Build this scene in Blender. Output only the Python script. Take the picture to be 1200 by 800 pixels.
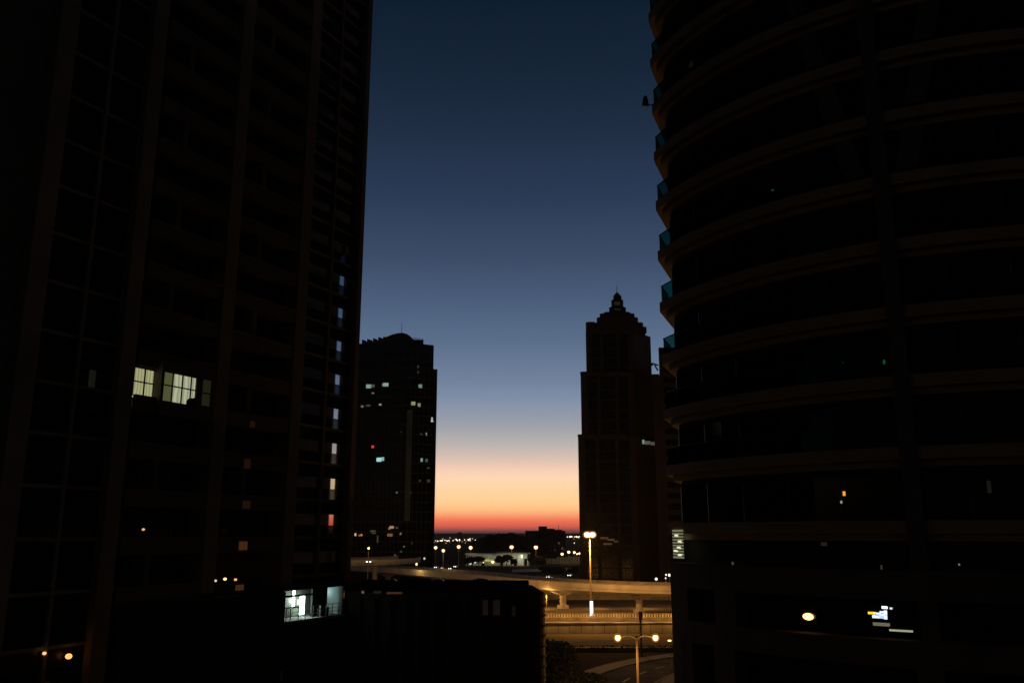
import bpy, bmesh, math, random
from mathutils import Vector, Matrix
R = math.radians
random.seed(7)
for o in list(bpy.data.objects): bpy.data.objects.remove(o)
S = bpy.context.scene
COL = S.collection

# ------------------------------------------------------------------ camera
CAMZ = 22.0
F = 1000.0                      # focal length in pixels of the 1200 px wide photograph
TH = math.atan(0.224)
cam = bpy.data.cameras.new('camera'); camo = bpy.data.objects.new('camera', cam); COL.objects.link(camo)
camo.location = (0, 0, CAMZ); camo.rotation_euler = (R(90) + TH, 0, 0)
cam.sensor_width = 36; cam.lens = 36 * F / 1200; cam.clip_end = 60000; cam.clip_start = 0.1
S.camera = camo

# ------------------------------------------------------------------ sky, sun, exposure
W = bpy.data.worlds.new('World'); S.world = W; W.use_nodes = True
nt = W.node_tree; nt.nodes.clear(); N = nt.nodes.new; L = nt.links.new
def s2l(c):
    return tuple(((v/255)/12.92 if v/255 <= .04045 else (((v/255)+.055)/1.055)**2.4) for v in c)
out = N('ShaderNodeOutputWorld'); bg = N('ShaderNodeBackground'); L(bg.outputs[0], out.inputs[0])
tc = N('ShaderNodeTexCoord'); sep = N('ShaderNodeSeparateXYZ'); L(tc.outputs['Generated'], sep.inputs[0])
def mth(op, a, b=None, c=None):
    m = N('ShaderNodeMath'); m.operation = op
    for i, v in enumerate((a, b, c)):
        if v is None: continue
        if isinstance(v, (int, float)): m.inputs[i].default_value = v
        else: L(v, m.inputs[i])
    return m.outputs[0]
el = mth('ARCSINE', sep.outputs[2])
SP = 44.0
t = mth('MULTIPLY_ADD', el, 180/math.pi/SP, 2/SP)          # 2 degrees below the horizon .. 42 above
ramp = N('ShaderNodeValToRGB'); L(t, ramp.inputs[0])
stops = [(-2, (26,20,22)), (-.3, (40,30,32)), (-.02, (74,52,54)), (.16, (120,68,66)), (.32, (196,90,76)), (.55, (226,98,74)), (.85, (240,122,86)),
         (1.15, (252,160,110)), (1.45, (255,188,130)), (1.9, (255,206,145)), (2.5, (255,213,158)),
         (3.55, (255,215,180)), (4.1, (245,205,180)), (4.7, (220,193,176)), (5.65, (189,180,175)), (6.9, (158,161,168)),
         (8.5, (132,146,162)), (10, (113,130,150)), (12.6, (91,111,134)), (15.5, (73,92,116)), (18.3, (59,75,98)),
         (22, (43,59,82)), (26.5, (31,45,64)), (30, (22,37,53)), (34.3, (15,30,44)), (42, (9,19,31))]
cr = ramp.color_ramp
while len(cr.elements) < len(stops): cr.elements.new(.5)
for i, (e, c) in enumerate(stops):
    cr.elements[i].position = (e+2)/SP; kx = 1.08 if e < 3 else 1.08-.08*min(1,(e-3)/8); kb = 1.09 if e > 8 else 1.0; q_ = s2l(c); cr.elements[i].color = (q_[0]*kx, q_[1]*kx, q_[2]*kx*kb, 1)
# away from the sunrise the glow fades to the dark western sky
dotv = mth('MULTIPLY_ADD', sep.outputs[1], .5, .5)
fade = N('ShaderNodeMapRange'); L(dotv, fade.inputs[0]); fade.inputs[1].default_value = 0.1; fade.inputs[2].default_value = .93
fade.inputs[3].default_value = .05; fade.inputs[4].default_value = 1.0; fade.interpolation_type = 'SMOOTHSTEP'
mix = N('ShaderNodeMix'); mix.data_type = 'RGBA'; L(fade.outputs[0], mix.inputs[0])
mix.inputs[6].default_value = (*s2l((5,8,11)), 1); L(ramp.outputs[0], mix.inputs[7])
L(mix.outputs[2], bg.inputs[0]); bg.inputs[1].default_value = 1.0

sl = bpy.data.lights.new('sun', 'SUN'); sl.energy = .01; sl.angle = R(3); sl.color = (1, .55, .32)
so = bpy.data.objects.new('sun', sl); COL.objects.link(so); so.rotation_euler = (R(-89), 0, 0)   # below-horizon dawn glow, from ahead

S.view_settings.view_transform = 'Standard'; S.view_settings.look = 'None'
S.view_settings.exposure = 0; S.view_settings.gamma = 1; S.view_settings.use_curve_mapping = False
S.cycles.use_denoising = True
S.cycles.max_bounces = 6; S.cycles.diffuse_bounces = 2; S.cycles.glossy_bounces = 4; S.cycles.transparent_max_bounces = 12
S.cycles.sample_clamp_indirect = 3.0; S.cycles.caustics_reflective = False; S.cycles.caustics_refractive = False

# ------------------------------------------------------------------ helpers
def at(px, py, Y):
    """point of the sight line through a photograph pixel at the distance Y ahead"""
    v = (py-400)/F; ang = TH - math.atan(v)
    h = Y*math.tan(ang)
    zc = Y*math.cos(TH) + h*math.sin(TH)
    return Vector(((px-600)/F*zc, Y, CAMZ + h))
def ground_at(px, py, z=0):
    ang = math.atan((py-400)/F) - TH
    Y = (CAMZ-z)/math.tan(ang); p = at(px, py, Y); p.z = z; return p

MATS = {}
def mat(name, col, rough=.8, metal=0, var=.25, scale=1.5, spec=.5, coat=0, emis=None, es=0, bump=0, col2=None, sampling=None):
    if name in MATS: return MATS[name]
    m = bpy.data.materials.new(name); m.use_nodes = True; n = m.node_tree; p = n.nodes['Principled BSDF']
    p.inputs['Roughness'].default_value = rough; p.inputs['Metallic'].default_value = metal
    p.inputs['Specular IOR Level'].default_value = spec
    tcn = n.nodes.new('ShaderNodeTexCoord')
    nz = n.nodes.new('ShaderNodeTexNoise'); nz.inputs['Scale'].default_value = scale; nz.inputs['Detail'].default_value = 6
    n.links.new(tcn.outputs['Object'], nz.inputs['Vector'])
    r = n.nodes.new('ShaderNodeValToRGB'); n.links.new(nz.outputs['Fac'], r.inputs[0])
    a = [max(0, c*(1-var)) for c in col]; b = [min(1, c*(1+var)) for c in (col2 or col)]
    r.color_ramp.elements[0].position = .3; r.color_ramp.elements[1].position = .7
    r.color_ramp.elements[0].color = (*a, 1); r.color_ramp.elements[1].color = (*b, 1)
    n.links.new(r.outputs[0], p.inputs['Base Color'])
    if bump:
        bp = n.nodes.new('ShaderNodeBump'); bp.inputs['Strength'].default_value = bump
        n.links.new(nz.outputs['Fac'], bp.inputs['Height']); n.links.new(bp.outputs[0], p.inputs['Normal'])
    if emis:
        p.inputs['Emission Color'].default_value = (*emis, 1); p.inputs['Emission Strength'].default_value = es
    if sampling: m.cycles.emission_sampling = sampling
    MATS[name] = m; return m
def lamp_mat(name, col, es, sampling='NONE'):
    return mat(name, (.6,.6,.6), .4, emis=col, es=es, sampling=sampling)

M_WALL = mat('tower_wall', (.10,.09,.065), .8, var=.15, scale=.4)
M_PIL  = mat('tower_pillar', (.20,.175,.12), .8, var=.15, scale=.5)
M_FRAME= mat('dark_frame', (.12,.12,.10), .5, metal=.3)
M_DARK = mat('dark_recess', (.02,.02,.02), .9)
M_POD  = mat('podium_wall', (.028,.025,.022), .8, var=.3, scale=.6)
M_GLASS= mat('dark_glass', (.006,.008,.009), .04, var=.1, spec=.35)
M_SPAN = mat('spandrel_glass', (.004,.005,.005), .35, var=.2, spec=.2)
M_GLA2 = mat('balcony_glass', (.004,.005,.006), .08, var=.1, spec=.10)
M_MIRR = mat('mirror_glass', (.62,.66,.70), .015, metal=1, var=.06, scale=.6)
M_DIM  = mat('tinted_glass', (.05,.06,.07), .03, metal=1, var=.2, scale=3)
M_CONC = mat('concrete', (.42,.38,.32), .85, var=.18, scale=.35, bump=.05)
M_CONC2= mat('stained_concrete', (.30,.27,.23), .9, var=.3, scale=.5, bump=.1)
M_ASPH = mat('asphalt', (.075,.068,.06), 1, spec=.03, var=.35, scale=.12, bump=.05)
M_PAINT= mat('road_paint', (.30,.29,.26), .6, var=.15, scale=4)
M_METAL= mat('galvanised_metal', (.35,.35,.34), .45, metal=.7, var=.12, scale=3)
M_POLE = mat('painted_pole', (.17,.13,.09), .7, var=.12, scale=3)
M_DMET = mat('dark_metal', (.05,.05,.05), .5, metal=.5)
M_SAND = mat('sandy_ground', (.09,.075,.055), 1, spec=.0, var=.4, scale=.03)
M_TREE = mat('foliage', (.028,.036,.018), .7, var=.5, scale=.8)
M_BARK = mat('bark', (.10,.07,.045), .9, var=.3, scale=4)
M_PALE = mat('pale_render', (.62,.62,.56), .8, var=.1, scale=.2)
M_BAND = mat('balcony_edge', (.34,.24,.12), .8, var=.15, scale=.6)
M_SODI = lamp_mat('sodium_bowl', (1,.66,.30), 9)
M_SODB = lamp_mat('sodium_bowl_bright', (1,.60,.26), 7)
M_WARM = lamp_mat('warm_white_lamp', (1,.74,.42), 5)
M_COOL = lamp_mat('cool_white_lamp', (.75,.95,1), 4)

class MB:
    def __init__(s): s.v=[]; s.f=[]; s.mi=[]; s.m=[]
    def _mi(s, m):
        if m not in s.m: s.m.append(m)
        return s.m.index(m)
    def add(s, vs, fs, m):
        b=len(s.v); s.v += [tuple(v) for v in vs]; k=s._mi(m)
        for f in fs: s.f.append([b+i for i in f]); s.mi.append(k)
        return s
    def box(s, a, b, m):
        x0,y0,z0=[min(a[i],b[i]) for i in range(3)]; x1,y1,z1=[max(a[i],b[i]) for i in range(3)]
        return s.add([(x0,y0,z0),(x1,y0,z0),(x1,y1,z0),(x0,y1,z0),(x0,y0,z1),(x1,y0,z1),(x1,y1,z1),(x0,y1,z1)],
                     [(0,3,2,1),(4,5,6,7),(0,1,5,4),(1,2,6,5),(2,3,7,6),(3,0,4,7)], m)
    def prism(s, pts, z0, z1, m, pts1=None):
        n=len(pts); q=pts1 or pts
        vs=[(p[0],p[1],z0) for p in pts]+[(p[0],p[1],z1) for p in q]
        return s.add(vs, [tuple(range(n))[::-1], tuple(range(n,2*n))]+[(i,(i+1)%n,n+(i+1)%n,n+i) for i in range(n)], m)
    def tube(s, pts, r, m, n=8):
        pts=[Vector(p) for p in pts]; rs = r if isinstance(r,(list,tuple)) else [r]*len(pts)
        vs=[]
        for i,p in enumerate(pts):
            d=(pts[min(i+1,len(pts)-1)]-pts[max(i-1,0)]).normalized()
            up=Vector((0,0,1)) if abs(d.z)<.9 else Vector((1,0,0))
            a=d.cross(up).normalized(); c=d.cross(a).normalized()
            for k in range(n):
                t=2*math.pi*k/n; vs.append(p+(a*math.cos(t)+c*math.sin(t))*rs[i])
        fs=[(i*n+k,i*n+(k+1)%n,(i+1)*n+(k+1)%n,(i+1)*n+k) for i in range(len(pts)-1) for k in range(n)]
        fs+= [tuple(range(n))[::-1], tuple((len(pts)-1)*n+k for k in range(n))]
        return s.add(vs,fs,m)
    def ball(s, c, r, m, nu=10, nv=6):
        rx,ry,rz = r if isinstance(r,(list,tuple)) else (r,r,r)
        vs=[(c[0],c[1],c[2]+rz)]
        for j in range(1,nv):
            a=math.pi*j/nv
            for i in range(nu):
                b=2*math.pi*i/nu; vs.append((c[0]+rx*math.sin(a)*math.cos(b), c[1]+ry*math.sin(a)*math.sin(b), c[2]+rz*math.cos(a)))
        vs.append((c[0],c[1],c[2]-rz)); e=len(vs)-1
        fs=[(0,1+i,1+(i+1)%nu) for i in range(nu)]
        for j in range(nv-2):
            for i in range(nu):
                a=1+j*nu; fs.append((a+i,a+nu+i,a+nu+(i+1)%nu,a+(i+1)%nu))
        a=1+(nv-2)*nu; fs+=[(e,a+(i+1)%nu,a+i) for i in range(nu)]
        return s.add(vs,fs,m)
    def build(s, name, parent=None, loc=None, smooth=False, bevel=0):
        me=bpy.data.meshes.new(name); me.from_pydata(s.v,[],s.f); me.update()
        for m in s.m: me.materials.append(m)
        for i,p in enumerate(me.polygons): p.material_index=s.mi[i]; p.use_smooth=smooth
        bm=bmesh.new(); bm.from_mesh(me); bmesh.ops.recalc_face_normals(bm, faces=bm.faces); bm.to_mesh(me); bm.free()
        o=bpy.data.objects.new(name,me); COL.objects.link(o)
        if parent: o.parent=parent
        if loc: o.location=loc
        if bevel:
            b=o.modifiers.new('bevel','BEVEL'); b.width=bevel; b.segments=2; b.limit_method='ANGLE'
        return o
def tag(o, label=None, cat=None, group=None, kind=None):
    if label: o['label']=label
    if cat: o['category']=cat
    if group: o['group']=group
    if kind: o['kind']=kind
    return o
def thing(name, label, cat, loc=(0,0,0), rz=0, group=None):
    o=bpy.data.objects.new(name,None); COL.objects.link(o); o.location=loc; o.rotation_euler=(0,0,rz)
    return tag(o,label,cat,group)
def copy_tree(o, parent=None):
    c=o.copy(); COL.objects.link(c); c.parent=parent
    for ch in list(o.children): copy_tree(ch,c)
    return c
def light(parent, loc, power, col=(1,.46,.11), rad=.25, spot=None):
    l=bpy.data.lights.new('lamp_light','SPOT' if spot else 'POINT'); l.energy=power; l.color=col; l.shadow_soft_size=rad
    if spot: l.spot_size=R(spot); l.spot_blend=.5
    o=bpy.data.objects.new('lamp_light',l); COL.objects.link(o); o.location=loc
    if parent: o.parent=parent
    return o

# ------------------------------------------------------------------ ground and roads
g=MB(); n=24
for i in range(n):       # rings of quads so the sheet reaches the horizon
    pass
g.add([(-30000,-3000,0),(30000,-3000,0),(30000,40000,0),(-30000,40000,0)],[(0,1,2,3)],M_SAND)
tag(g.build('ground'),kind='structure')

# service road in the lower right, with kerb and markings
def ribbon(path, w, z, m, name, h=0):
    b=MB(); L_=[];R_=[]
    for i,p in enumerate(path):
        p=Vector((p[0],p[1])); a=Vector(path[max(i-1,0)][:2]); c=Vector(path[min(i+1,len(path)-1)][:2])
        d=(c-a).normalized(); q=Vector((-d.y,d.x))
        L_.append(p+q*w/2); R_.append(p-q*w/2)
    k=len(path)
    if h:
        vs=[(p.x,p.y,z-h) for p in L_]+[(p.x,p.y,z-h) for p in R_]+[(p.x,p.y,z) for p in L_]+[(p.x,p.y,z) for p in R_]
        fs=[]
        for i in range(k-1):
            fs+=[(2*k+i,3*k+i,3*k+i+1,2*k+i+1),(i,i+1,k+i+1,k+i),(i,2*k+i,2*k+i+1,i+1),(k+i,k+i+1,3*k+i+1,3*k+i)]
        fs+=[(0,k,3*k,2*k),(k-1,3*k-1,4*k-1,2*k-1)]
    else:
        vs=[(p.x,p.y,z) for p in L_]+[(p.x,p.y,z) for p in R_]; fs=[(i,k+i,k+i+1,i+1) for i in range(k-1)]
    b.add(vs,fs,m); return b.build(name)
def bez(p0,p1,p2,p3,n=24):
    o=[]
    for i in range(n+1):
        t=i/n; o.append(tuple((1-t)**3*p0[j]+3*(1-t)**2*t*p1[j]+3*(1-t)*t*t*p2[j]+t**3*p3[j] for j in range(2)))
    return o
def offset(path, d):
    o=[]
    for i,p in enumerate(path):
        a=Vector(path[max(i-1,0)][:2]); c=Vector(path[min(i+1,len(path)-1)][:2]); q=(c-a).normalized()
        o.append((p[0]-q.y*d, p[1]+q.x*d))
    return o
rp=bez((60,168),(30,166),(16,150),(8,105))
tag(ribbon(rp,10,.012,M_ASPH,'road'),kind='structure')
tag(ribbon([(-140,183),(-40,183),(40,182),(160,180)],14,.008,M_ASPH,'service_road'),kind='structure')
M_PAVE=mat('paving',(.095,.08,.06),.85,var=.2,scale=.8)
tag(ribbon(offset(rp,7.2),4,.13,M_PAVE,'pavement',.13),kind='structure')
tag(ribbon(offset(rp,-7.0),3.4,.13,M_PAVE,'pavement',.13),kind='structure')
mk=MB()
for i in range(0,len(rp)-2,2):
    a,b=Vector(rp[i]),Vector(rp[i+1]); d=(b-a).normalized(); q=Vector((-d.y,d.x))*.09
    mk.add([(*(a+q),.018),(*(a-q),.018),(*(b-q),.018),(*(b+q),.018)],[(0,1,2,3)],M_PAINT)
for s in (4.6,):
    e=offset(rp,s)
    for i in range(len(e)-1):
        a,b=Vector(e[i]),Vector(e[i+1]); d=(b-a).normalized(); q=Vector((-d.y,d.x))*.07
        mk.add([(*(a+q),.018),(*(a-q),.018),(*(b-q),.018),(*(b+q),.018)],[(0,1,2,3)],M_PAINT)
tag(mk.build('road_markings'),kind='structure')

# raised highway behind the retaining wall
RZ=2.6
M_HWY=mat('highway_surface',(.19,.165,.13),1,spec=0,var=.25,scale=.15)
hw=MB(); hw.add([(-260,206,RZ),(260,201,RZ),(260,262,RZ),(-260,340,RZ)],[(0,1,2,3)],M_HWY)
hw.add([(-260,206,RZ),(260,201,RZ),(260,201,0),(-260,206,0)],[(0,3,2,1)],M_CONC2)
hw.add([(-260,340,RZ),(260,262,RZ),(260,262,0),(-260,340,0)],[(0,1,2,3)],M_CONC2)
tag(hw.build('highway'),kind='structure')
mk=MB()
for y in (212,215.6):
    for x in range(-60,90,9): mk.box((x,y,RZ+.004),(x+3.5,y+.18,RZ+.012),M_PAINT)
tag(mk.build('highway_markings'),kind='structure')

# retaining wall: panels with joints, lit ledge, parapet and railing
def wall_y(x): return 203.5-(x*.0096)
rw=thing('retaining_wall','panelled concrete retaining wall under the orange lit railing at lower right','wall',(0,203.5,0))
b=MB()
for i in range(-14,24):
    x=i*2.6; b.box((x+.05,wall_y(x)-203.5-1.8,0),(x+2.55,wall_y(x)-203.5-1.3,2.1),M_CONC)
b.build('wall_panel',rw)
b=MB(); b.box((-40,-1.25,0),(62,.9,2.15),M_CONC2); b.build('wall_core',rw)
b=MB(); b.box((-40,-2.4,2.155),(62,-1.1,2.42),M_CONC); b.build('ledge',rw,bevel=.04)
b=MB(); b.box((-40,-.6,2.45),(62,-.2,3.25),M_CONC2); b.build('parapet',rw)
M_BALU=mat('painted_baluster',(.68,.60,.48),.7,var=.1)
rl=thing('railing','light concrete balustrade with short upright posts along top of the retaining wall','railing',(0,203,3.255))
b=MB()
for i in range(int(100/.62)):
    x=-39+i*.62; b.box((x,-.12,.0),(x+.34,.12,.75),M_BALU)
o=b.build('baluster',rl); o['kind']='stuff'
b=MB(); b.box((-40,-.16,.752),(62,.16,.9),M_CONC2); b.build('handrail',rl)

# metro viaduct curving across the gap
VP=[]
for px,py in ((330,657),(405,661.5),(450,664.3),(500,668),(560,673),(620,679),(700,683.5),(787,686),(900,688)):
    ang=math.atan((py-400)/F)-TH; Y=12.4/math.tan(ang); p=at(px,py,Y); VP.append((p.x,p.y))
def smooth(path,n=6):
    o=[]
    P=[Vector(p) for p in path]
    for i in range(len(P)-1):
        p0=P[max(i-1,0)];p1=P[i];p2=P[i+1];p3=P[min(i+2,len(P)-1)]
        for k in range(n):
            t=k/n; q=.5*((2*p1)+(p2-p0)*t+(2*p0-5*p1+4*p2-p3)*t*t+(3*p1-p0-3*p2+p3)*t**3); o.append((q.x,q.y))
    o.append(tuple(P[-1])); return o
VS=smooth(VP)
def sweep(path, prof, m, name, parent=None):
    """prof: closed list of (sideways, z); sideways positive = left of travel (far side)"""
    b=MB(); vs=[];k=len(prof)
    for i,p in enumerate(path):
        a=Vector(path[max(i-1,0)]); c=Vector(path[min(i+1,len(path)-1)]); d=(c-a).normalized(); q=Vector((-d.y,d.x))
        for s,z in prof: vs.append((p[0]+q.x*s,p[1]+q.y*s,z))
    fs=[(i*k+j,i*k+(j+1)%k,(i+1)*k+(j+1)%k,(i+1)*k+j) for i in range(len(path)-1) for j in range(k)]
    fs+=[tuple(range(k)),tuple((len(path)-1)*k+j for j in range(k))[::-1]]
    b.add(vs,fs,m); return b.build(name,parent)
vd=thing('rail_viaduct','long curving concrete viaduct on hammerhead piers lit orange behind the tall street lamp','viaduct')
sweep(VS,[(0,7.7),(2,7.0),(7,7.0),(9,7.7),(9,8.4),(0,8.4)],M_CONC,'deck',vd)
sweep(VS,[(-.15,8.4),(.15,8.4),(.15,9.6),(-.15,9.6)],M_CONC,'parapet',vd)
sweep(VS,[(8.85,8.4),(9.15,8.4),(9.15,9.9),(8.85,9.9)],M_CONC2,'parapet',vd)
sweep(VS,[(-.3,9.605),(.3,9.605),(.3,9.72),(-.3,9.72)],M_CONC2,'coping',vd)
def pier_at(X,Y,ang):
    b=MB()
    b.tube([(0,0,RZ),(0,0,3.4)],[1.5,1.5],M_CONC,20); b.tube([(0,0,3.4),(0,0,6.0)],[.85,.85],M_CONC,20)
    c=math.cos(ang);s=math.sin(ang)
    o=b.build('pier',vd,(X,Y,0),smooth=False)
    b=MB(); b.add([(-.9,-1,5.9),(.9,-1,5.9),(.9,1,5.9),(-.9,1,5.9),(-1.1,-3.6,6.95),(1.1,-3.6,6.95),(1.1,3.6,6.95),(-1.1,3.6,6.95)],
        [(0,3,2,1),(4,5,6,7),(0,1,5,4),(1,2,6,5),(2,3,7,6),(3,0,4,7)],M_CONC2)
    h=b.build('pier_cap',vd,(X,Y,0)); h.rotation_euler=(0,0,ang)
for px in (350,440,520,585,641,735,835):
    # find path point closest to px
    best=min(range(len(VS)),key=lambda i:abs(600+F*VS[i][0]/(VS[i][1]*math.cos(TH)-12*math.sin(TH))-px))
    p=Vector(VS[best]); a=Vector(VS[max(best-1,0)]);c=Vector(VS[min(best+1,len(VS)-1)]);d=(c-a).normalized(); q=Vector((-d.y,d.x))
    p=p+q*4.5; pier_at(p.x,p.y,math.atan2(d.y,d.x))

# second overpass behind, pale barrier seen left under the glass tower
ov=thing('road_overpass','dim grey road overpass with solid barrier crossing in front of the glass office tower','overpass')
OP=smooth([(-200,300),(-120,302),(-75,306),(-48,316),(-38,330),(-36,346)])
sweep(OP,[(0,10.7),(9,10.7),(9,11.6),(0,11.6)],M_CONC2,'deck',ov)
sweep(OP,[(-.15,11.6),(.15,11.6),(.15,12.7),(-.15,12.7)],M_CONC,'barrier',ov)
sweep(OP,[(8.85,11.6),(9.15,11.6),(9.15,13.3),(8.85,13.3)],M_CONC,'barrier',ov)
for x,y in ((-150,306),(-110,308),(-78,311),(-50,322)):
    b=MB(); b.tube([(x,y,0),(x,y,10.7)],[.9,.9],M_CONC2,14); b.build('pier',ov)

# far road wall under the viaduct
fw=thing('noise_wall','low lit concrete wall beyond the highway seen through the viaduct piers','wall',(0,262,0))
b=MB(); b.box((-30,12,RZ),(190,12.4,6.2),M_CONC); b.build('wall_face',fw)
b=MB(); b.box((-30,2,RZ),(190,3,4.0),M_CONC2); b.build('barrier',fw)

# ------------------------------------------------------------------ left apartment tower
def leftY(px):      # facade line X=-57.05+.5Y
    k=(px-600)/F*math.cos(TH); return 57.05/(.5-k)
def U(px): return (leftY(px)-30)/.8944
tw=thing('apartment_tower','tall dark residential tower filling the left of the view with one lit flat','tower',(-42.05,30,0),math.atan2(.8944,.4472))
ZB=14.9; ZT=92.0; PIT=3.29; Z0=21.62
uE=U(407)
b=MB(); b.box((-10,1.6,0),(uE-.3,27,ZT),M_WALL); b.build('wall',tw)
b=MB(); b.box((-10.5,-.4,ZT+.01),(uE,27.4,ZT+1.2),M_PIL); b.build('roof',tw)
pil=[(-14,12),(113,132),(233,249),(326,339),(401,406.5)]
for a,c in pil:
    b=MB(); zb = 0 if a<130 else 17.6
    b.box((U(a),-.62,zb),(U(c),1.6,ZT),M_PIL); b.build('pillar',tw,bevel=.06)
def glass_bay(a,mid,c,k,mirror):
    zb=Z0+k*PIT
    for (x0,x1) in ((U(a),U(mid)-.12),(U(mid)+.12,U(c))):
        b=MB(); gm = M_MIRR if mirror else M_GLASS; dm = M_DIM if mirror else M_GLASS
        b.box((x0,.05,zb+.12),(x1,.15,zb+1.02),dm)
        b.box((x0,.05,zb+1.06),(x1,.15,zb+2.02),gm)
        b.box((x0,.04,zb+2.06),(x1,.15,zb+PIT-.13),M_SPAN)
        b.box((x0,.02,zb+1.02),(x1,.12,zb+1.06),M_DMET)
        b.box((x0,.02,zb+2.02),(x1,.12,zb+2.06),M_DMET)
        b.build('window',tw)
KS=range(-2,18)
for k in KS:
    zb=Z0+k*PIT
    glass_bay(12,67,116,k,False)
    if k>=-1: glass_bay(339,372,401,k,True)
for (a,m_,c,k0) in ((12,67,116,-5),(339,372,401,-1)):
    b=MB()
    b.box((U(m_)-.12,-.22,Z0+k0*PIT),(U(m_)+.12,.2,ZT),M_PIL)
    b.build('mullion',tw)
    for k in range(k0,21):
        b=MB(); z=Z0+k*PIT
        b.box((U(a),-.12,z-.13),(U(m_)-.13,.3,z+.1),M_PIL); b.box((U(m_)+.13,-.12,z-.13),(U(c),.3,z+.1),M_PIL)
        b.build('floor_band',tw)
b=MB(); b.box((-10,.2,0),(U(-14)-.01,1.5,ZT),M_WALL); b.build('side_wall',tw)
# window column beside the left edge, lower storeys
for k in range(-6,-2):
    glass_bay(12,67,116,k,False)
def loggia(a,c,k,split,lit=False):
    zb=Z0+k*PIT; x0,x1=U(a)+.02,U(c)-.02; xs=x0+(x1-x0)*.33
    b=MB()
    b.box((x0,-.55,zb-1.12),(x1,-.35,zb),M_WALL)                # parapet
    b.box((x0,-.35,zb-1.12),(x1,1.6,zb-.9),M_WALL)              # floor slab
    b.box((x0,-.62,zb+.002),(x1,-.28,zb+.07),M_PIL)
    if split: b.box((xs-.25,-.5,zb+.072),(xs+.25,.6,zb+2.16),M_WALL)
    b.build('balcony',tw)
    b=MB()
    b.box((x0,1.1,zb-.9),(x1,1.3,zb+2.16),M_GLASS)
    for q in (.25,.5,.75):
        xx=x0+(x1-x0)*q; b.box((xx-.04,1.05,zb-.9),(xx+.04,1.1,zb+2.1),M_DMET)
    if not lit: b.build('window',tw)
for k in range(-1,18):
    for (a,c) in ((136,233),(249,326)):
        lit = (k==3 and a==136)
        if k==-1 and a==249: continue
        loggia(a,c,k,k%2!=0,lit)
# lit flat: wall with windows glazed and glowing
def tow(px,py,off=0):
    """where a sight line meets the facade plane (off metres in front of it): (along, height)"""
    t=math.tan(TH-math.atan((py-400)/F)); kk=(px-600)/F*(math.cos(TH)+t*math.sin(TH))
    c=57.05-1.118*off; Y=c/(.5-kk); X=-c+.5*Y
    return (X+42.05)*.4472+(Y-30)*.8944, CAMZ+Y*t
def lit_mat(name,c,es,folds=14):
    m=bpy.data.materials.new(name); m.use_nodes=True; n=m.node_tree; p=n.nodes['Principled BSDF']
    p.inputs['Base Color'].default_value=(.3,.3,.25,1); p.inputs['Roughness'].default_value=.6
    tcn=n.nodes.new('ShaderNodeTexCoord'); wv=n.nodes.new('ShaderNodeTexWave'); wv.inputs['Scale'].default_value=folds/10; wv.inputs['Distortion'].default_value=2.5
    wv.inputs['Detail'].default_value=2
    n.links.new(tcn.outputs['Object'],wv.inputs['Vector']); r=n.nodes.new('ShaderNodeValToRGB'); n.links.new(wv.outputs['Fac'],r.inputs[0])
    r.color_ramp.elements[0].color=(*[x*.62 for x in c],1); r.color_ramp.elements[1].color=(*c,1)
    n.links.new(r.outputs[0],p.inputs['Emission Color']); p.inputs['Emission Strength'].default_value=es
    return m
LM1=lit_mat('lit_curtain',s2l((198,198,146)),.70,12); LM2=lit_mat('lit_curtain_dim',s2l((110,112,72)),.6,24); LM3=lit_mat('lit_room_bright',s2l((202,208,168)),.74,7)
LM4=lit_mat('lit_side_pane',s2l((42,44,25)),.6,14)
k=3; zb=Z0+k*PIT
fl=MB()
(ua,z1),(ub,_)=tow(156,438),tow(178,441); _,z0=tow(154,470)
wz0,wz1=31.35,33.5
fl.box((U(136)+.02,-.30,zb-.0),(tow(154,455,.25)[0]-.05,1.0,zb+2.16),M_WALL)
fl.box((tow(179,455,.25)[0]+.06,-.30,zb+.08),(tow(190,455,.9)[0],1.0,zb+2.16),M_WALL)
fl.box((U(136)+.02,-.31,wz1+.15),(U(233)-.02,1.0,zb+2.17),M_WALL)
fl.build('bay_wall',tw)
def lit_window(pxa,pxb,bars,mats,y0=-.25,zz=(wz0,wz1),hb=.55):
    ua=tow(pxa,455,-y0)[0]; ub=tow(pxb,455,-y0)[0]
    cuts=[ua]+[ua+(ub-ua)*q for q in bars]+[ub]
    w=MB()
    for c in cuts[1:-1]: w.box((c-.05,y0-.06,zz[0]),(c+.05,y0,zz[1]),M_DMET)
    zm=zz[0]+(zz[1]-zz[0])*hb
    w.box((ua,y0-.05,zm-.045),(ub,y0-.001,zm+.045),M_DMET)
    w.box((ua-.05,y0-.07,zz[0]-.08),(ub+.05,y0+.1,zz[0]),M_DMET); w.box((ua-.05,y0-.07,zz[1]),(ub+.05,y0+.1,zz[1]+.07),M_DMET)
    o=w.build('lit_window',tw)
    for i in range(len(cuts)-1):
        p=MB(); p.box((cuts[i]+.02,y0+.01,zz[0]+.01),(cuts[i+1]-.02,y0+.05,zz[1]-.01),mats[i]); p.build('pane',o)
    return o
tag(lit_window(154,179,[.56],[LM1,LM1]),'lit window with pale curtains, two panes wide, on the seventh visible storey')
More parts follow.
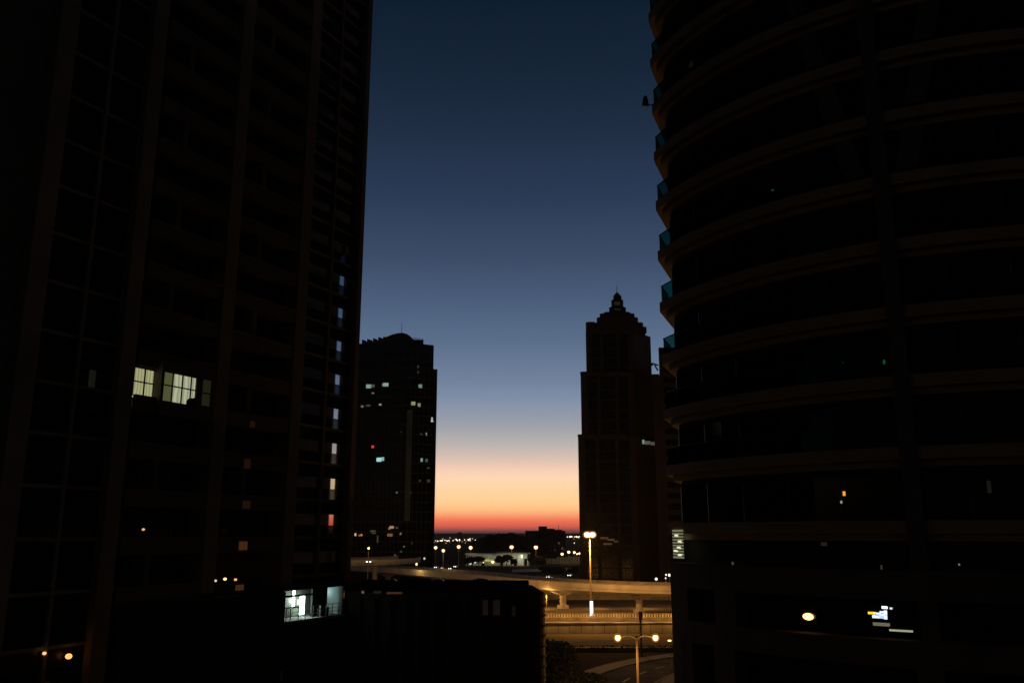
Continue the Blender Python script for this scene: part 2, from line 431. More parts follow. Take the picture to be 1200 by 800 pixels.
# bay window box pushed out
ua,ub=tow(188,455,1.0)[0],tow(234,455,1.0)[0]
bb=MB(); bb.box((ua,-1.05,wz1+.08),(ub+.15,-.31,wz1+.75),M_WALL); bb.box((ua,-1.05,wz0-1.0),(ub+.15,-.31,wz0-.09),M_WALL)
bb.box((ub-.35,-1.04,wz0-.09),(ub+.14,-.32,wz1+.08),M_WALL); bb.box((ua,-1.04,wz0-.09),(ua+.25,-.32,wz1+.08),M_WALL)
bb.build('bay_window_box',tw)
lw=lit_window(191.5,229,[.26,.56,.84],[LM2,LM3,LM3,LM3],-.98,(wz0,wz1-.05))
tag(lw,'projecting lit bay window showing a bright room behind dark bars')
ua_=tow(220,455,1.0)[0]; p=MB(); p.ball((ua_+.45,-1.0,wz0+.12),(.5,.03,.42),M_DMET,12,8); p.ball((ua_+.75,-1.0,wz0+.4),(.28,.03,.2),M_DMET,10,6); p.build('furniture',lw)
tag(lit_window(238,247,[],[LM4],-.24,(wz0-.1,wz1+.2)),'dim greenish window beside the lit bay')
# faint slit window, glowing panes painting warm reflections on the parapets
LMW=lit_mat('warm_reflection',s2l((104,62,30)),.4,6); LMD=lit_mat('faint_reflection',s2l((40,22,10)),.45,6); LMG=lit_mat('faint_green_pane',s2l((26,28,18)),.6,6)
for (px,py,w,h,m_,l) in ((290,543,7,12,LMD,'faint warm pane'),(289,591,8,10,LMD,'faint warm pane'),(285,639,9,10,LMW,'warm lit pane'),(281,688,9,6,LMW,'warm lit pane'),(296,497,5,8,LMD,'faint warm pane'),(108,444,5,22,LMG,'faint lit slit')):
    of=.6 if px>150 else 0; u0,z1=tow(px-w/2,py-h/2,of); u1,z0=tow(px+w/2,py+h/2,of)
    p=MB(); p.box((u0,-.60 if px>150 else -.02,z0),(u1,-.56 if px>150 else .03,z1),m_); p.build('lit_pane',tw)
# rail of window unit end wall (far corner return)
b=MB(); b.box((uE+.01,0,17.6),(uE+.3,26,ZT),M_PIL); b.build('end_wall',tw)

# terrace room under the tower (recess with cold light)
TR=thing('terrace_room','open terrace room glowing cold white under the left tower, railing in front','room',(-42.05,30,0),math.atan2(.8944,.4472))
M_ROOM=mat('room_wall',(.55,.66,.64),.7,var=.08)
x0,x1=U(331),U(403); fz=14.75; cz=17.25
b=MB(); b.box((x0,3.0,fz),(x1,3.2,cz),M_ROOM); b.build('back_wall',TR)
b=MB(); b.box((x0-.2,-.6,fz-.2),(x1,3.2,fz-.005),M_CONC2); b.build('floor_slab',TR)
b=MB(); b.box((x0-.2,-.9,cz),(x1+.2,3.2,cz+.45),M_POD); b.build('roof_slab',TR)
b=MB(); b.box((x0-.3,-.5,fz),(x0,3,cz),M_POD); b.build('side_wall',TR)
b=MB(); b.box((x1-.15,-.2,fz),(x1,2.99,cz-.01),M_ROOM); b.build('side_wall',TR)
b=MB(); b.box((U(373),.3,fz),(U(390),.5,cz-.01),M_POD); b.build('partition',TR)
b=MB()
for px in (335,340,349,357,366,374,381,388,395): 
    u=U(px); b.box((u-.03,-.55,fz),(u+.03,-.5,fz+1.0),M_METAL)
for z in (.35,.65,1.0): b.box((x0,-.54,fz+z),(x1-.6,-.49,fz+z+.045),M_METAL)
b.build('railing',TR)
b=MB()
for px in (339,): b.box((U(px)-.06,.2,fz),(U(px)+.06,.3,cz-.5),M_DMET)
b.box((U(335),-.1,cz-.62),(U(370),.0,cz-.45),M_DMET); b.box((U(338),.5,fz+.9),(U(360),.6,fz+1.02),M_DMET)
b.build('awning_frame',TR)
M_TUBE=lamp_mat('cold_tube',(.72,1,.96),9,'AUTO')
for px,za,zb_,w in ((359,.9,2.3,.10),(369,.2,1.75,.28),(366,1.1,1.5,.16)):
    b=MB(); b.box((U(px)-w,1.0,fz+za),(U(px)+w,1.08,fz+zb_),M_TUBE); b.build('light_panel',TR)
for px in (377,381,386):
    b=MB(); b.tube([(U(px),-.1,fz),(U(px),-.1,fz+.75)],[.16,.2],M_DMET,8); b.build('chair',TR)
light(TR,(U(345),.8,fz+1.9),70,(.70,1,.95),.2); light(TR,(U(362),1.5,fz+1.4),60,(.70,1,.95),.2); light(TR,(U(398),1.4,fz+1.9),9,(.70,.95,1),.2)

# ------------------------------------------------------------------ car-park podium (centre) and its rounded corner
pd=thing('podium_building','long black flat-roofed podium block in the lower centre, rounded right corner','building')
PT=17.25
M_ROOF=mat('roof_membrane',(.012,.011,.010),1,spec=0)
def lp(px,out=0):
    Y=leftY(px); return (-57.05+.5*Y+.8944*out, Y-.4472*out)
A=lp(136,1.2); B=lp(326,1.2); C=lp(330,.1); D_=lp(406,.1)
C2=at(618,686,82.0)
# wing beneath the left tower bays
b=MB(); b.prism([A,B,(B[0]-20,B[1]+10),(A[0]-20,A[1]+10)],0,PT,M_POD); b.build('wall',pd)
b=MB(); b.prism([(lp(330,.1)),(D_[0],D_[1]),(D_[0]-18,D_[1]+9),(C[0]-18,C[1]+9)],0,14.5,M_POD); b.build('wall',pd)
b=MB(); poly=[(D_[0],D_[1]),(C2.x,82.0),(C2.x+.2,91),(D_[0]+.5,92.5)]
b.prism(poly,0,PT-.6,M_POD); b.build('wall',pd)
b=MB(); b.prism([(D_[0],D_[1]-.15),(C2.x,81.8),(C2.x+.3,91.1),(D_[0]+.4,92.6)],PT-.59,PT-.0,M_ROOF); b.build('roof_slab',pd)
# front ribs and shallow openings
b=MB(); 
dx=C2.x-D_[0]; dy=82.0-D_[1]
for i in range(13):
    q=i/12; x=D_[0]+dx*q; y=D_[1]+dy*q; b.box((x-.12,y-.35,0),(x+.12,y-.02,PT-1.2),M_POD)
b.build('pilaster',pd)
def pod_pt(px):
    k=(px-600)/F*(math.cos(TH)-.05*math.sin(TH)); # X=k*Y along front wall
    m=dy/dx; # y = D.y + m (x-D.x)
    y=(D_[1]-m*D_[0])/(1-m*k); return k*y,y
for (px,py,w,h,c) in ((426,693,3,3,(110,80,60)),(463,694,18,2.4,(74,42,18)),(443,693,9,3,(28,20,14)),(569,711,6,18,(15,10,7)),(582,711,8,18,(16,11,7)),(602,715,4,12,(9,7,5)),(326,790,10,12,(60,22,10))):
    if px<400: X,Y=lp(px,.25)
    else: X,Y=pod_pt(px)
    p0=at(px-w/2,py-h/2,Y); p1=at(px+w/2,py+h/2,Y)
    b=MB(); b.box((p0.x,Y-.45,p1.z),(p1.x,Y-.40,p0.z),lit_mat('opening_glow_%d'%px,s2l(c),.8,4)); b.build('lit_opening',pd)
# rounded corner drum
dr=2.6; dc=(at(638.5,700,85).x-dr,85.0)
ring=[(dc[0]+dr*math.cos(R(a)),dc[1]+dr*math.sin(R(a))) for a in range(0,360,12)]
M_DRUM=mat('drum_wall',(.10,.075,.05),.8,var=.3,scale=1)
b=MB(); b.prism(ring,0,16.4,M_DRUM)
ring2=[(dc[0]+(dr-1.2)*math.cos(R(a)),dc[1]+(dr-1.2)*math.sin(R(a))) for a in range(0,360,12)]
b.prism(ring,16.41,17.1,M_DRUM,ring2); b.build('corner_drum',pd)
b=MB()
for z in [x*.9+8 for x in range(9)]:
    rr=[(dc[0]+(dr+.12)*math.cos(R(a)),dc[1]+(dr+.12)*math.sin(R(a))) for a in range(0,360,12)]
    b.prism(rr,z,z+.12,M_POD)
b.build('louvre',pd)
# roof clutter
for px,w,h in ((505,1.3,.14),(560,1.6,.2),(448,.8,.12)):
    X,Y=pod_pt(px); b=MB(); b.box((X-w/2,Y+6.5,PT),(X+w/2,Y+7.7,PT+h),M_DMET); b.box((X-w/4,Y+6.7,PT+h),(X+w/4,Y+7.5,PT+h+.08),M_DMET); b.build('roof_unit',pd)

# ------------------------------------------------------------------ right curved tower
def circ(p,q,r):
    ax,ay=p;bx,by=q;cx,cy=r
    d=2*(ax*(by-cy)+bx*(cy-ay)+cx*(ay-by))
    ux=((ax*ax+ay*ay)*(by-cy)+(bx*bx+by*by)*(cy-ay)+(cx*cx+cy*cy)*(ay-by))/d
    uy=((ax*ax+ay*ay)*(cx-bx)+(bx*bx+by*by)*(ax-cx)+(cx*cx+cy*cy)*(bx-ax))/d
    return ux,uy
P0=(9.4,52.5);P1=(18.6,40.6);P2=(25.0,38.2)
CX,CY=circ(P0,P1,P2); RR=math.hypot(P0[0]-CX,P0[1]-CY)
aL=math.atan2(P0[1]-CY,P0[0]-CX)%(2*math.pi); aR=R(270+28)
def arc(off=0,trim=0,n=40,a1=aR):
    r=RR-off; a0=aL+trim/r
    return [(CX+r*math.cos(a0+(a1-a0)*i/n),CY+r*math.sin(a0+(a1-a0)*i/n)) for i in range(n+1)]
def apt(px,z=22,off=0):
    """point of the curved facade that stands at this pixel column"""
    best=None
    for i in range(2000):
        a=aL+(aR-aL)*i/1999; x=CX+(RR-off)*math.cos(a); y=CY+(RR-off)*math.sin(a)
        q=600+F*x/(y*math.cos(TH)+(z-CAMZ)*math.sin(TH))
        if best is None or abs(q-px)<best[0]: best=(abs(q-px),x,y,a)
    return best[1:]
def foot(off,trim):
    a=arc(off,trim); e=a[-1]
    return a+[(e[0]+8,e[1]+14),(46,84),(22+trim,86)]
ct=thing('curved_tower','dark residential tower with stacked curved balconies filling the right of the view','tower')
SZ=[22.45+3.43*k for k in range(-0,13)]
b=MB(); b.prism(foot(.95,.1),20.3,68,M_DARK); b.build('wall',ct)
for z in SZ:
    b=MB(); b.prism(foot(0,0),z-.50,z+.12,M_BAND); b.prism(foot(.40,.12),z-.84,z-.505,M_BAND)
    b.build('balcony_slab',ct)
# glass balustrades with teal glass
def teal():
    m=bpy.data.materials.new('teal_glass'); m.use_nodes=True; n=m.node_tree; n.nodes.clear()
    o=n.nodes.new('ShaderNodeOutputMaterial'); mx=n.nodes.new('ShaderNodeMixShader'); tr=n.nodes.new('ShaderNodeBsdfTransparent'); gl=n.nodes.new('ShaderNodeBsdfGlossy')
    tr.inputs[0].default_value=(.20,.42,.37,1); gl.inputs[0].default_value=(.5,.8,.8,1); gl.inputs[1].default_value=.05; mx.inputs[0].default_value=.008
    n.links.new(tr.outputs[0],mx.inputs[1]); n.links.new(gl.outputs[0],mx.inputs[2]); n.links.new(mx.outputs[0],o.inputs[0]); return m
M_TEAL=teal()
def strip(pts,z0,z1,m,th=.03):
    b=MB(); 
    for i in range(len(pts)-1):
        p=Vector(pts[i]);q=Vector(pts[i+1]); d=(q-p).normalized(); nn=Vector((-d.y,d.x))*th/2
        b.add([(*(p+nn),z0),(*(p-nn),z0),(*(q-nn),z0),(*(q+nn),z0),(*(p+nn),z1),(*(p-nn),z1),(*(q-nn),z1),(*(q+nn),z1)],
              [(4,5,6,7),(0,3,7,4),(1,2,6,5)],m)
    return b
for z in SZ[1:]:
    a=arc(.12,.1,24)
    back=Vector((22,86))-Vector(P0); back.normalize()
    s=(a[0][0]+back.x*2.4,a[0][1]+back.y*2.4)
    b=strip([s]+a,z+.13,z+1.15,M_TEAL); b.build('glass_balustrade',ct)
    b=strip([s]+a,z+1.152,z+1.20,M_DMET,.07); b.build('handrail',ct)
# glazing bands with mullions behind the balconies
for i,z in enumerate(SZ):
    a=arc(.90,.2,24); b=strip(a,z+.15,z+2.3,M_GLA2,.06)
    for j in range(0,25,2):
        x,y=a[j]; b.box((x-.06,y-.06,z+.15),(x+.06,y+.06,z+2.3),M_DMET)
    b.build('window_band',ct)
# vertical spine and its fan of brackets
M_SPN=mat('spine_wall',(.10,.085,.06),.85)
sx,sy,sa=apt(1074)
def on(a,off): return (CX+(RR-off)*math.cos(a),CY+(RR-off)*math.sin(a))
def wedge(a0,a1,z0,z1,o0,o1,m,b):
    b.prism([on(a0,o0),on(a1,o0),on(a1,o1),on(a0,o1)],z0,z1,m)
b=MB(); wedge(sa-.018,sa+.018,20.3,68,-.2,.9,M_SPN,b); b.build('spine_pier',ct)
for i,z in enumerate(SZ[5:11]):
    for s in (-1,1):
        d=(.035+.035*i)*s; b=MB()
        a0=sa+d; a1=sa+d+.05*s; e0=sa+d+.025*s; e1=sa+d+.075*s
        vs=[(*on(a0,-.15),z+.2),(*on(a1,-.15),z+.2),(*on(a1,.2),z+.2),(*on(a0,.2),z+.2),(*on(e0,-.15),z+2.3),(*on(e1,-.15),z+2.3),(*on(e1,.2),z+2.3),(*on(e0,.2),z+2.3)]
        b.add(vs,[(0,3,2,1),(4,5,6,7),(0,1,5,4),(1,2,6,5),(2,3,7,6),(3,0,4,7)],M_SPN); b.build('fan_bracket',ct)
# lower floors: solid wall with wide window openings
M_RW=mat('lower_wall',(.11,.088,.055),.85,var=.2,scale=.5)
def band(z0,z1,o0,o1,m,name,pxs=None):
    if pxs: a0=apt(pxs[0],(z0+z1)/2)[2]; a1=apt(pxs[1],(z0+z1)/2)[2]
    else: a0,a1=aL,aR
    n=max(2,int((a1-a0)/.05)); pts=[on(a0+(a1-a0)*i/n,o0) for i in range(n+1)]+[on(a1-(a1-a0)*i/n,o1) for i in range(n+1)]
    b=MB(); b.prism(pts,z0,z1,m); return b.build(name,ct)
def zfor(px,py):
    x,y,_=apt(px,20); return at(px,py,y).z
zA=zfor(940,698); zB=zfor(940,742); zC=zfor(940,772)
band(zA,20.3,0,2,M_RW,'lower_wall'); band(zC,zB,0,2,M_RW,'lower_wall'); band(0,zC-3,0,2,M_RW,'lower_wall')
for (za,zb_,cols) in ((zB,zA,[(780,806),(838,862),(1078,1100),(1310,1330)]),(zC-3,zC,[(780,812),(838,862),(1078,1110),(1310,1330)])):
    for c in cols: band(za+.001,zb_-.001,0,1.9,M_RW,'wall_pier',c)
    band(za,zb_,.9,1.0,M_GLASS,'window_band')
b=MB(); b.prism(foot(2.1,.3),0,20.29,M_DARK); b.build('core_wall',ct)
b=MB(); b.prism(foot(.4,.2),68.01,69,M_BAND); b.build('roof',ct)
# lit things seen in the glazing
def on_tower(px,py,w,h,m,name,off=.85,depth=.04,parent=ct,label=None):
    off=min(off,.80)
    zz=at(px,py,apt(px,20,off)[1]).z; x,y,a=apt(px,zz,off); x,y,a=apt(px,zz,off); zz=at(px,py,y).z
    sc=y/F*1.02; c=MB(); ang=a+math.pi/2
    c.box((-w/2*sc/abs(math.cos(ang-0) if abs(math.cos(ang))>.4 else .4),-depth,-h/2*sc),(w/2*sc/abs(math.cos(ang) if abs(math.cos(ang))>.4 else .4),0,h/2*sc),m)
    o=c.build(name,parent,(x,y,zz)); o.rotation_euler=(0,0,ang)
    if label: o['label']=label
    return o
E=lambda n,c,s:lamp_mat(n,s2l(c),s)
def bulb(px,py,w,h,m,name,off=.8,label=None):
    x,y,a=apt(px,20,off); p=at(px,py,y); x,y,a=apt(px,p.z,off); p=at(px,py,y); sc=y/F
    b=MB(); b.ball((0,0,0),(w/2*sc,.08,h/2*sc),m,14,8); o=b.build(name,ct,(p.x,p.y,p.z),smooth=True); o.rotation_euler=(0,0,a+math.pi/2)
    if label: o['label']=label
    return o
bulb(947,722,13,7.5,E('amber_lamp',(255,186,120),3.6),'ceiling_lamp',label='glowing orange oval lamp behind the lower glazing')
on_tower(866,737,8,7,E('g1',(60,60,50),.7),'lit_pane'); on_tower(881,740.5,5,6,E('g2',(105,105,85),.8),'lit_pane')
# bright screen with rows of small blocks
scr=on_tower(1031,717,20,15,mat('screen_back',(.02,.02,.03),.3),'screen',label='small bright display with white and yellow blocks')
def blk(px,py,w,h,c,s=1.6): on_tower(px,py,w,h,E('blk_%d_%d'%(px*10,py*10),c,s),'screen_block',off=.78)
blk(1022,717.8,7,2.6,(255,200,30),1.3)
for (px,py,w,h,c) in ((1028,718.3,6,2,(190,215,255)),(1034,716.6,4.5,1.8,(200,220,255)),(1033.5,719.4,4,1.6,(230,235,255)),(1026.5,722,6,3,(200,215,245)),(1033,722.3,4.5,3.2,(150,185,230)),(1038,717,2.6,4,(235,240,255)),(1038,722.5,3,4.6,(190,210,250)),(1037,711.3,5,2.8,(235,240,245)),(1044,712.3,2,2,(190,200,200))): blk(px,py,w,h,c)
on_tower(1033,731,14,3.4,E('desk',(120,115,92),.75),'lit_shelf'); on_tower(1056,738.5,20,2,E('desk2',(175,175,150),.8),'lit_shelf')
bulb(1036,424,3,6,E('green_lamp',(30,190,90),.8),'indicator_lamp',.5,'small green light on an upper balcony')
for (px,py,w,h,c) in ((989.5,578,2,5,(255,170,70)),(986,588,1.5,3,(150,140,120)),(966,637,5,4,(24,24,21)),(859,660,1.5,4,(55,55,50)),(1033,665,1.8,6,(44,42,37)),(1124,661,1.6,2,(110,110,95)),(1159,570,4,14,(13,12,10)),(905,223,1.8,1.8,(130,140,130)),(809,76,3,7,(60,45,28)),(988,425,2,2,(40,60,50))):
    on_tower(px,py,w,h,E('e_%d'%px,c,1.0),'lit_pane',off=1.5)
# lit window with blinds at the left end
lb=on_tower(795,637,9,31,E('blind_glow',(120,120,96),.8),'lit_window',off=-.03,label='tall lit window with horizontal blinds at the tower edge')
for j in range(9):
    on_tower(795,623.5+j*3.4,9.5,1.3,mat('slat',(.03,.03,.03),.8),'blind_slat',off=-.09)
for j,(a_,b_) in enumerate(((793,627),(797,634),(796,641),(792,645),(797,650))): on_tower(a_,b_,3,1.8,E('bl%d'%j,(240,235,190),1.1),'light_spot',off=-.1)
# bell-shaped fixture on one balcony, bracket lower down
z=50.1; fx=thing('bell_shaped_fixture','small dark bell-shaped object sticking out from an upper balcony edge','fixture',(0,0,0))
p=at(756.5,124,52.5); b=MB(); b.tube([p,p+Vector((0,0,.3)),p+Vector((0,0,.62)),p+Vector((0,0,.74))],[.23,.2,.13,.03],M_DMET,12); b.build('bell',fx,smooth=True)
b=MB(); b.tube([p+Vector((.1,0,.04)),p+Vector((.55,0,.06))],.04,M_DMET,8); b.build('arm',fx)

# ------------------------------------------------------------------ far glass office tower
M_FT=mat('far_tower_wall',(.03,.035,.035),.6,var=.2,scale=.1); M_FG=mat('far_tower_glass',(.004,.009,.011),.12,var=.2,scale=.05,spec=.3)
YT=362.0; M_FM=mat('matte_cladding',(.012,.014,.014),.9,spec=0)
ft=thing('office_tower','dark glass office tower with domed roof and antenna beside the left tower','tower')
def X_(px,py,Y): return at(px,py,Y).x
def Zp(py,Y): return at(600,py,Y).z
zt=Zp(401,YT); zl=Zp(429,YT)
xa=X_(400,401,YT); xm=X_(478,401,YT); xr=X_(507,401,YT); xr2=X_(511,429,YT)
b=MB(); b.prism([(xa,YT+14),(xa+6,YT+3),(xm,YT),(xr,YT+6),(xr-4,YT+32),(xa,YT+34)],0,zt,M_FG); b.build('wall',ft)
b=MB(); b.prism([(xr-6,YT+5.2),(xr2,YT+7),(xr2-3.4,YT+26),(xr-6,YT+26)],0,zl,M_FM); b.build('side_wing',ft)
z=6
while z<zt-1:
    b=MB(); b.prism([(xa+6,YT+2.9),(xm,YT-.15),(xr,YT+5.85),(xr,YT+6.1),(xm,YT+.1),(xa+6,YT+3.15)],z,z+.5,M_FT); z+=4.05; b.build('floor_band',ft)
b=MB()
for i in range(1,13):
    q=i/13; x=xa+6+(xm-xa-6)*q; y=YT+3-3*q; b.box((x-.12,y-.28,5),(x+.12,y,zt),M_FT)
for i in range(1,6):
    q=i/6; x=xm+(xr-xm)*q; y=YT+6*q; b.box((x-.12,y-.28,5),(x+.12,y,zt),M_FT)
b.build('mullion',ft)
for i,(pa,pb,pt) in enumerate(((424,429,397.5),(430,436,396.8),(437,442,395.8),(443,449,394.6),(449,455,394))):
    b=MB(); p0=at(pa,401.5,YT+2); p1=at(pb,401.5,YT+2); zt2=Zp(pt,YT+2)
    b.add([(p0.x,YT+2,zt),(p1.x,YT+2,zt),(p1.x,YT+8,zt),(p0.x,YT+8,zt),(p0.x,YT+2,zt2),(p1.x,YT+2,zt2-.7),(p1.x,YT+8,zt2-.7),(p0.x,YT+8,zt2)],[(0,3,2,1),(4,5,6,7),(0,1,5,4),(1,2,6,5),(2,3,7,6),(3,0,4,7)],M_FT); b.build('roof_fin',ft)
prof=[(440,401),(447,397),(454,394),(460,391.6),(466,390.2),(472,389.8),(477,391.2),(481,394),(485,398),(489,401)]
b=MB(); pf=[at(x,y,YT+4) for x,y in prof]; vs=[(p.x,YT+4,p.z) for p in pf]+[(p.x,YT+18,p.z) for p in pf]; k=len(pf)
b.add(vs,[tuple(range(k)),tuple(range(2*k-1,k-1,-1))]+[(i,k+i,k+(i+1)%k,(i+1)%k) for i in range(k)],M_FT); b.build('roof_dome',ft)
b=MB(); p0=at(485,395,YT+6);p1=at(496,397,YT+6)
for i in range(9):
    x=p0.x+(p1.x-p0.x)*i/8; b.box((x-.1,YT+6,zt),(x+.1,YT+6.4,p0.z-(p0.z-p1.z)*i/8),M_FT)
b.box((p0.x,YT+6.5,zt),(p1.x,YT+6.7,p1.z-.3),M_FT); b.build('roof_screen',ft)
b=MB(); p=at(471,378,YT+8); b.tube([(p.x,YT+8,zt),(p.x,YT+8,p.z)],[.18,.09],M_DMET,6); b.build('antenna',ft)
M_TS=mat('pale_glass_strip',(.10,.16,.15),.3,var=.3,scale=.1)
b=MB(); p0=at(477,480,YT-.4); p1=at(484,610,YT-.4); b.box((p0.x,YT-.4,p1.z),(p0.x+2.4,YT-.2,p0.z),M_TS); b.build('glass_strip',ft)
def ywall(x):
    return YT+3*(1-(x-xa-6)/(xm-xa-6)) if x<xm else YT+6*(x-xm)/(xr-xm)
def litw(px,py,w,h,c,s=1.0):
    x=X_(px,py,YT); Y=ywall(min(x,xr))-.35; p=at(px,py,Y); sc=Y/F*1.0; b=MB()
    b.box((p.x-w/2*sc,Y-.05,p.z-h/2*sc),(p.x+w/2*sc,Y+.05,p.z+h/2*sc),E('w_%d_%d'%(px,py),c,s)); b.build('lit_window',ft)
for a_ in ((432,452.5,6,4.5,(120,145,138)),(437,452,4,3.6,(50,62,58)),(452,450.5,6.5,4.2,(125,150,140)),(449,451,3,3,(60,75,70)),(437,460.5,3,2,(75,85,80)),
    (424.5,476,3,2.5,(95,95,80)),(431.5,475,5,2.2,(55,50,40)),(445.5,473.8,3,2,(125,130,115)),(491.5,452.3,6.5,4.4,(88,125,112)),(490,429.5,2,3,(36,40,36)),(490,436,2,3,(30,34,30)),
    (483.5,472.5,6.5,4.2,(128,136,96)),(490.5,474.3,5,4.2,(112,120,84)),(506.3,491.5,2,5.5,(160,165,155)),(505.5,493.5,6,1.8,(90,95,90)),(499.5,508.5,1.6,3.6,(110,115,110)),(493,508.5,4,2,(28,32,30)),
    (444,538.3,5.5,4.6,(155,215,210)),(448.5,537.5,3.4,4.4,(110,170,165)),(493.7,538.7,3.6,4.2,(95,135,130)),(499,539.2,5,3.6,(44,60,58)),(501,548,5,2.2,(24,28,26)),(501,563,6,3,(34,38,32)),(492,563,2,2.4,(36,40,34)),(465,576.8,1.6,2.2,(95,110,100)),(470,506,2,1.2,(30,34,30)),(481,577,1.4,4,(32,40,36))):
    litw(*a_)
litw(436.7,523.2,3,3,(255,40,50),1.0)
for a_ in ((459,617.5,5,3,(150,120,95)),(456,619,2,2.4,(120,90,60)),(465,618,2.5,2,(60,50,40)),(437,622,6,2,(60,50,36)),(438,624.5,5,1.2,(50,44,34)),(457,626.5,6,3.2,(110,70,40)),(416.5,626,2,3,(200,180,140)),(421,627,2,2,(110,80,40)),(423.5,626.5,2.4,2.4,(170,110,60)),(469.5,625,2,2.4,(90,90,84)),(442.5,631.5,1.6,8,(46,40,28)),(473.5,640,2,1.8,(70,70,64)),(463,650,2,2,(60,58,50)),(470,646,2.4,2,(45,44,40)),(497,654,2.6,2.4,(190,195,180)),(482.5,636,1.6,3,(40,38,32))): litw(*a_)

# ------------------------------------------------------------------ far stepped tower with lantern crown
YS=300.0; M_ST=mat('stepped_tower_wall',(.026,.022,.016),.85,var=.2,scale=.15); M_SG=mat('stepped_tower_glass',(.006,.008,.01),.2,spec=.3)
st=thing('stepped_tower','stepped brown tower with lantern crown and spire right of the sunrise gap','tower')
def tier(pxl,pxm,pxr,pyt,zb,name,cut=0,tower=st,Y=YS,dep=26):
    l=X_(pxl,pyt,Y);m=X_(pxm,pyt,Y);r=X_(pxr,pyt,Y+8*0); z=Zp(pyt,Y)
    bl=l*(Y+dep)/Y+.6; pts=[(l,Y+.8),(l+.8,Y),(m,Y),(r*(Y+9)/Y,Y+9),(r*(Y+9)/Y,Y+dep),(bl,Y+dep)]
    b=MB(); b.prism(pts,zb,z,M_ST); b.build(name,tower); return l,m,r,z,pts
t3=tier(677.5,745,790,511,0,'lower_tier'); 
t2=tier(680.5,743,775,437.5,t3[3],'middle_tier',Y=YS+.6); t1=tier(686.5,742,762,388,t2[3],'upper_tier',Y=YS+1.2)
# cornices
for tt,Y in ((t3,YS),(t2,YS+.6)):
    l,m,r,z,_=tt; b=MB(); b.prism([(l-.15,Y+.6),(l+.7,Y-.3),(m,Y-.3),(r*(Y+9)/Y-.1,Y+8.8),(r*(Y+9)/Y-.1,Y+25),(l*(Y+25)/Y+.7,Y+25)],z+.01,z+.7,M_ST); b.build('cornice',st)
# dark glazed bays + pilasters per tier
for tt,Y,zb in ((t3,YS,2),(t2,YS+.6,t3[3]+1),(t1,YS+1.2,t2[3]+1)):
    l,m,r,z,_=tt; wd=m-l
    for q0,q1 in ((.12,.30),(.36,.64),(.70,.88)):
        b=MB(); b.box((l+wd*q0,Y-.12,zb),(l+wd*q1,Y-.02,z-1.2),M_SG)
        zz=zb+1
        while zz<z-2: b.box((l+wd*q0,Y-.22,zz),(l+wd*q1,Y-.13,zz+.35),M_ST); zz+=3.6
        b.build('glazed_bay',st)
    for q in (.33,.67):
        b=MB(); b.box((l+wd*q-.35,Y-.5,zb-.5),(l+wd*q+.35,Y-.01,z-.2),M_ST); b.build('pilaster',st)
# crown steps
Yc=YS+3
def crown(pa,pb,pt,pbm,nm,dep=14,y0=Yc,m=M_ST,ch=.8):
    a=at(pa,pt,y0);c=at(pb,pt,y0); zb=Zp(pbm,y0); pts=[(a.x,y0+ch),(a.x+ch,y0),(c.x-ch,y0),(c.x,y0+ch),(c.x,y0+dep-ch),(c.x-ch,y0+dep),(a.x*(y0+dep)/y0+ch+.3,y0+dep),(a.x*(y0+dep-ch)/y0+.3,y0+dep-ch)]
    b=MB(); b.prism(pts,zb,a.z,m); b.build(nm,st)
crown(686.6,698,377,389,'corner_turret',10,YS+1.3)
crown(694,758,382.5,389,'crown_step',16,YS+1.4)
crown(698,754,377.5,384,'crown_step',16,YS+1.8)
crown(699.5,748,371.5,379,'crown_step',15,YS+2.4)
crown(703,744,367,373,'crown_step',13,YS+3.2)
crown(708,739,365.3,369,'crown_step',12,YS+3.8)
crown(714,733.8,359.5,367,'lantern_base',6,YS+7)
crown(716.5,730.5,351,361,'lantern',5,YS+7.5,ch=.5)
crown(718.8,728.4,346.5,352,'lantern',3,YS+8.2,ch=.3)
b=MB(); p=at(723,343,YS+9.5); zb=Zp(348,YS+9.5); b.tube([(p.x,p.y,zb),(p.x,p.y,zb+.8),(p.x,p.y,p.z)],[1.3,1.2,.35],M_ST,12)
p2=at(723,334,YS+9.5); b.tube([(p.x,p.y,p.z),(p.x,p.y,p2.z)],[.16,.08],M_DMET,6); b.build('spire',st)
LW=lit_mat('lantern_glow',s2l((42,35,38)),.5,4)
for (px,py,w,h) in ((723.5,355,7,4),(723.5,362.5,8,2)):
    p=at(px,py,YS+6.9); b=MB(); b.box((p.x-w*.15,YS+6.8+(.6 if py<358 else 0),p.z-h*.15),(p.x+w*.15,YS+6.95+(.6 if py<358 else 0),p.z+h*.15),LW); b.build('lantern_window',st)
def lits(px,py,w,h,c,Y=YS-.6,par=None,nm='lit_window'):
    p=at(px,py,Y); sc=Y/F; b=MB(); b.box((p.x-w/2*sc,Y-.05,p.z-h/2*sc),(p.x+w/2*sc,Y+.05,p.z+h/2*sc),E('s_%d_%d'%(px,py),c,1)); return b.build(nm,par or st)
for a_ in ((754,517.5,2.6,5,(110,130,125)),(759,518.5,6,4,(58,70,68)),(765,519.5,5,4,(44,54,52))): lits(*a_,Y=YS-.9)
for (px,py,w,h,c) in ((708,630,9,2,(22,19,13)),(716,632,8,2,(26,22,15)),(712,637,10,2,(18,16,11)),(722,634,5,2,(18,15,10))): lits(px,py,w,h,c)

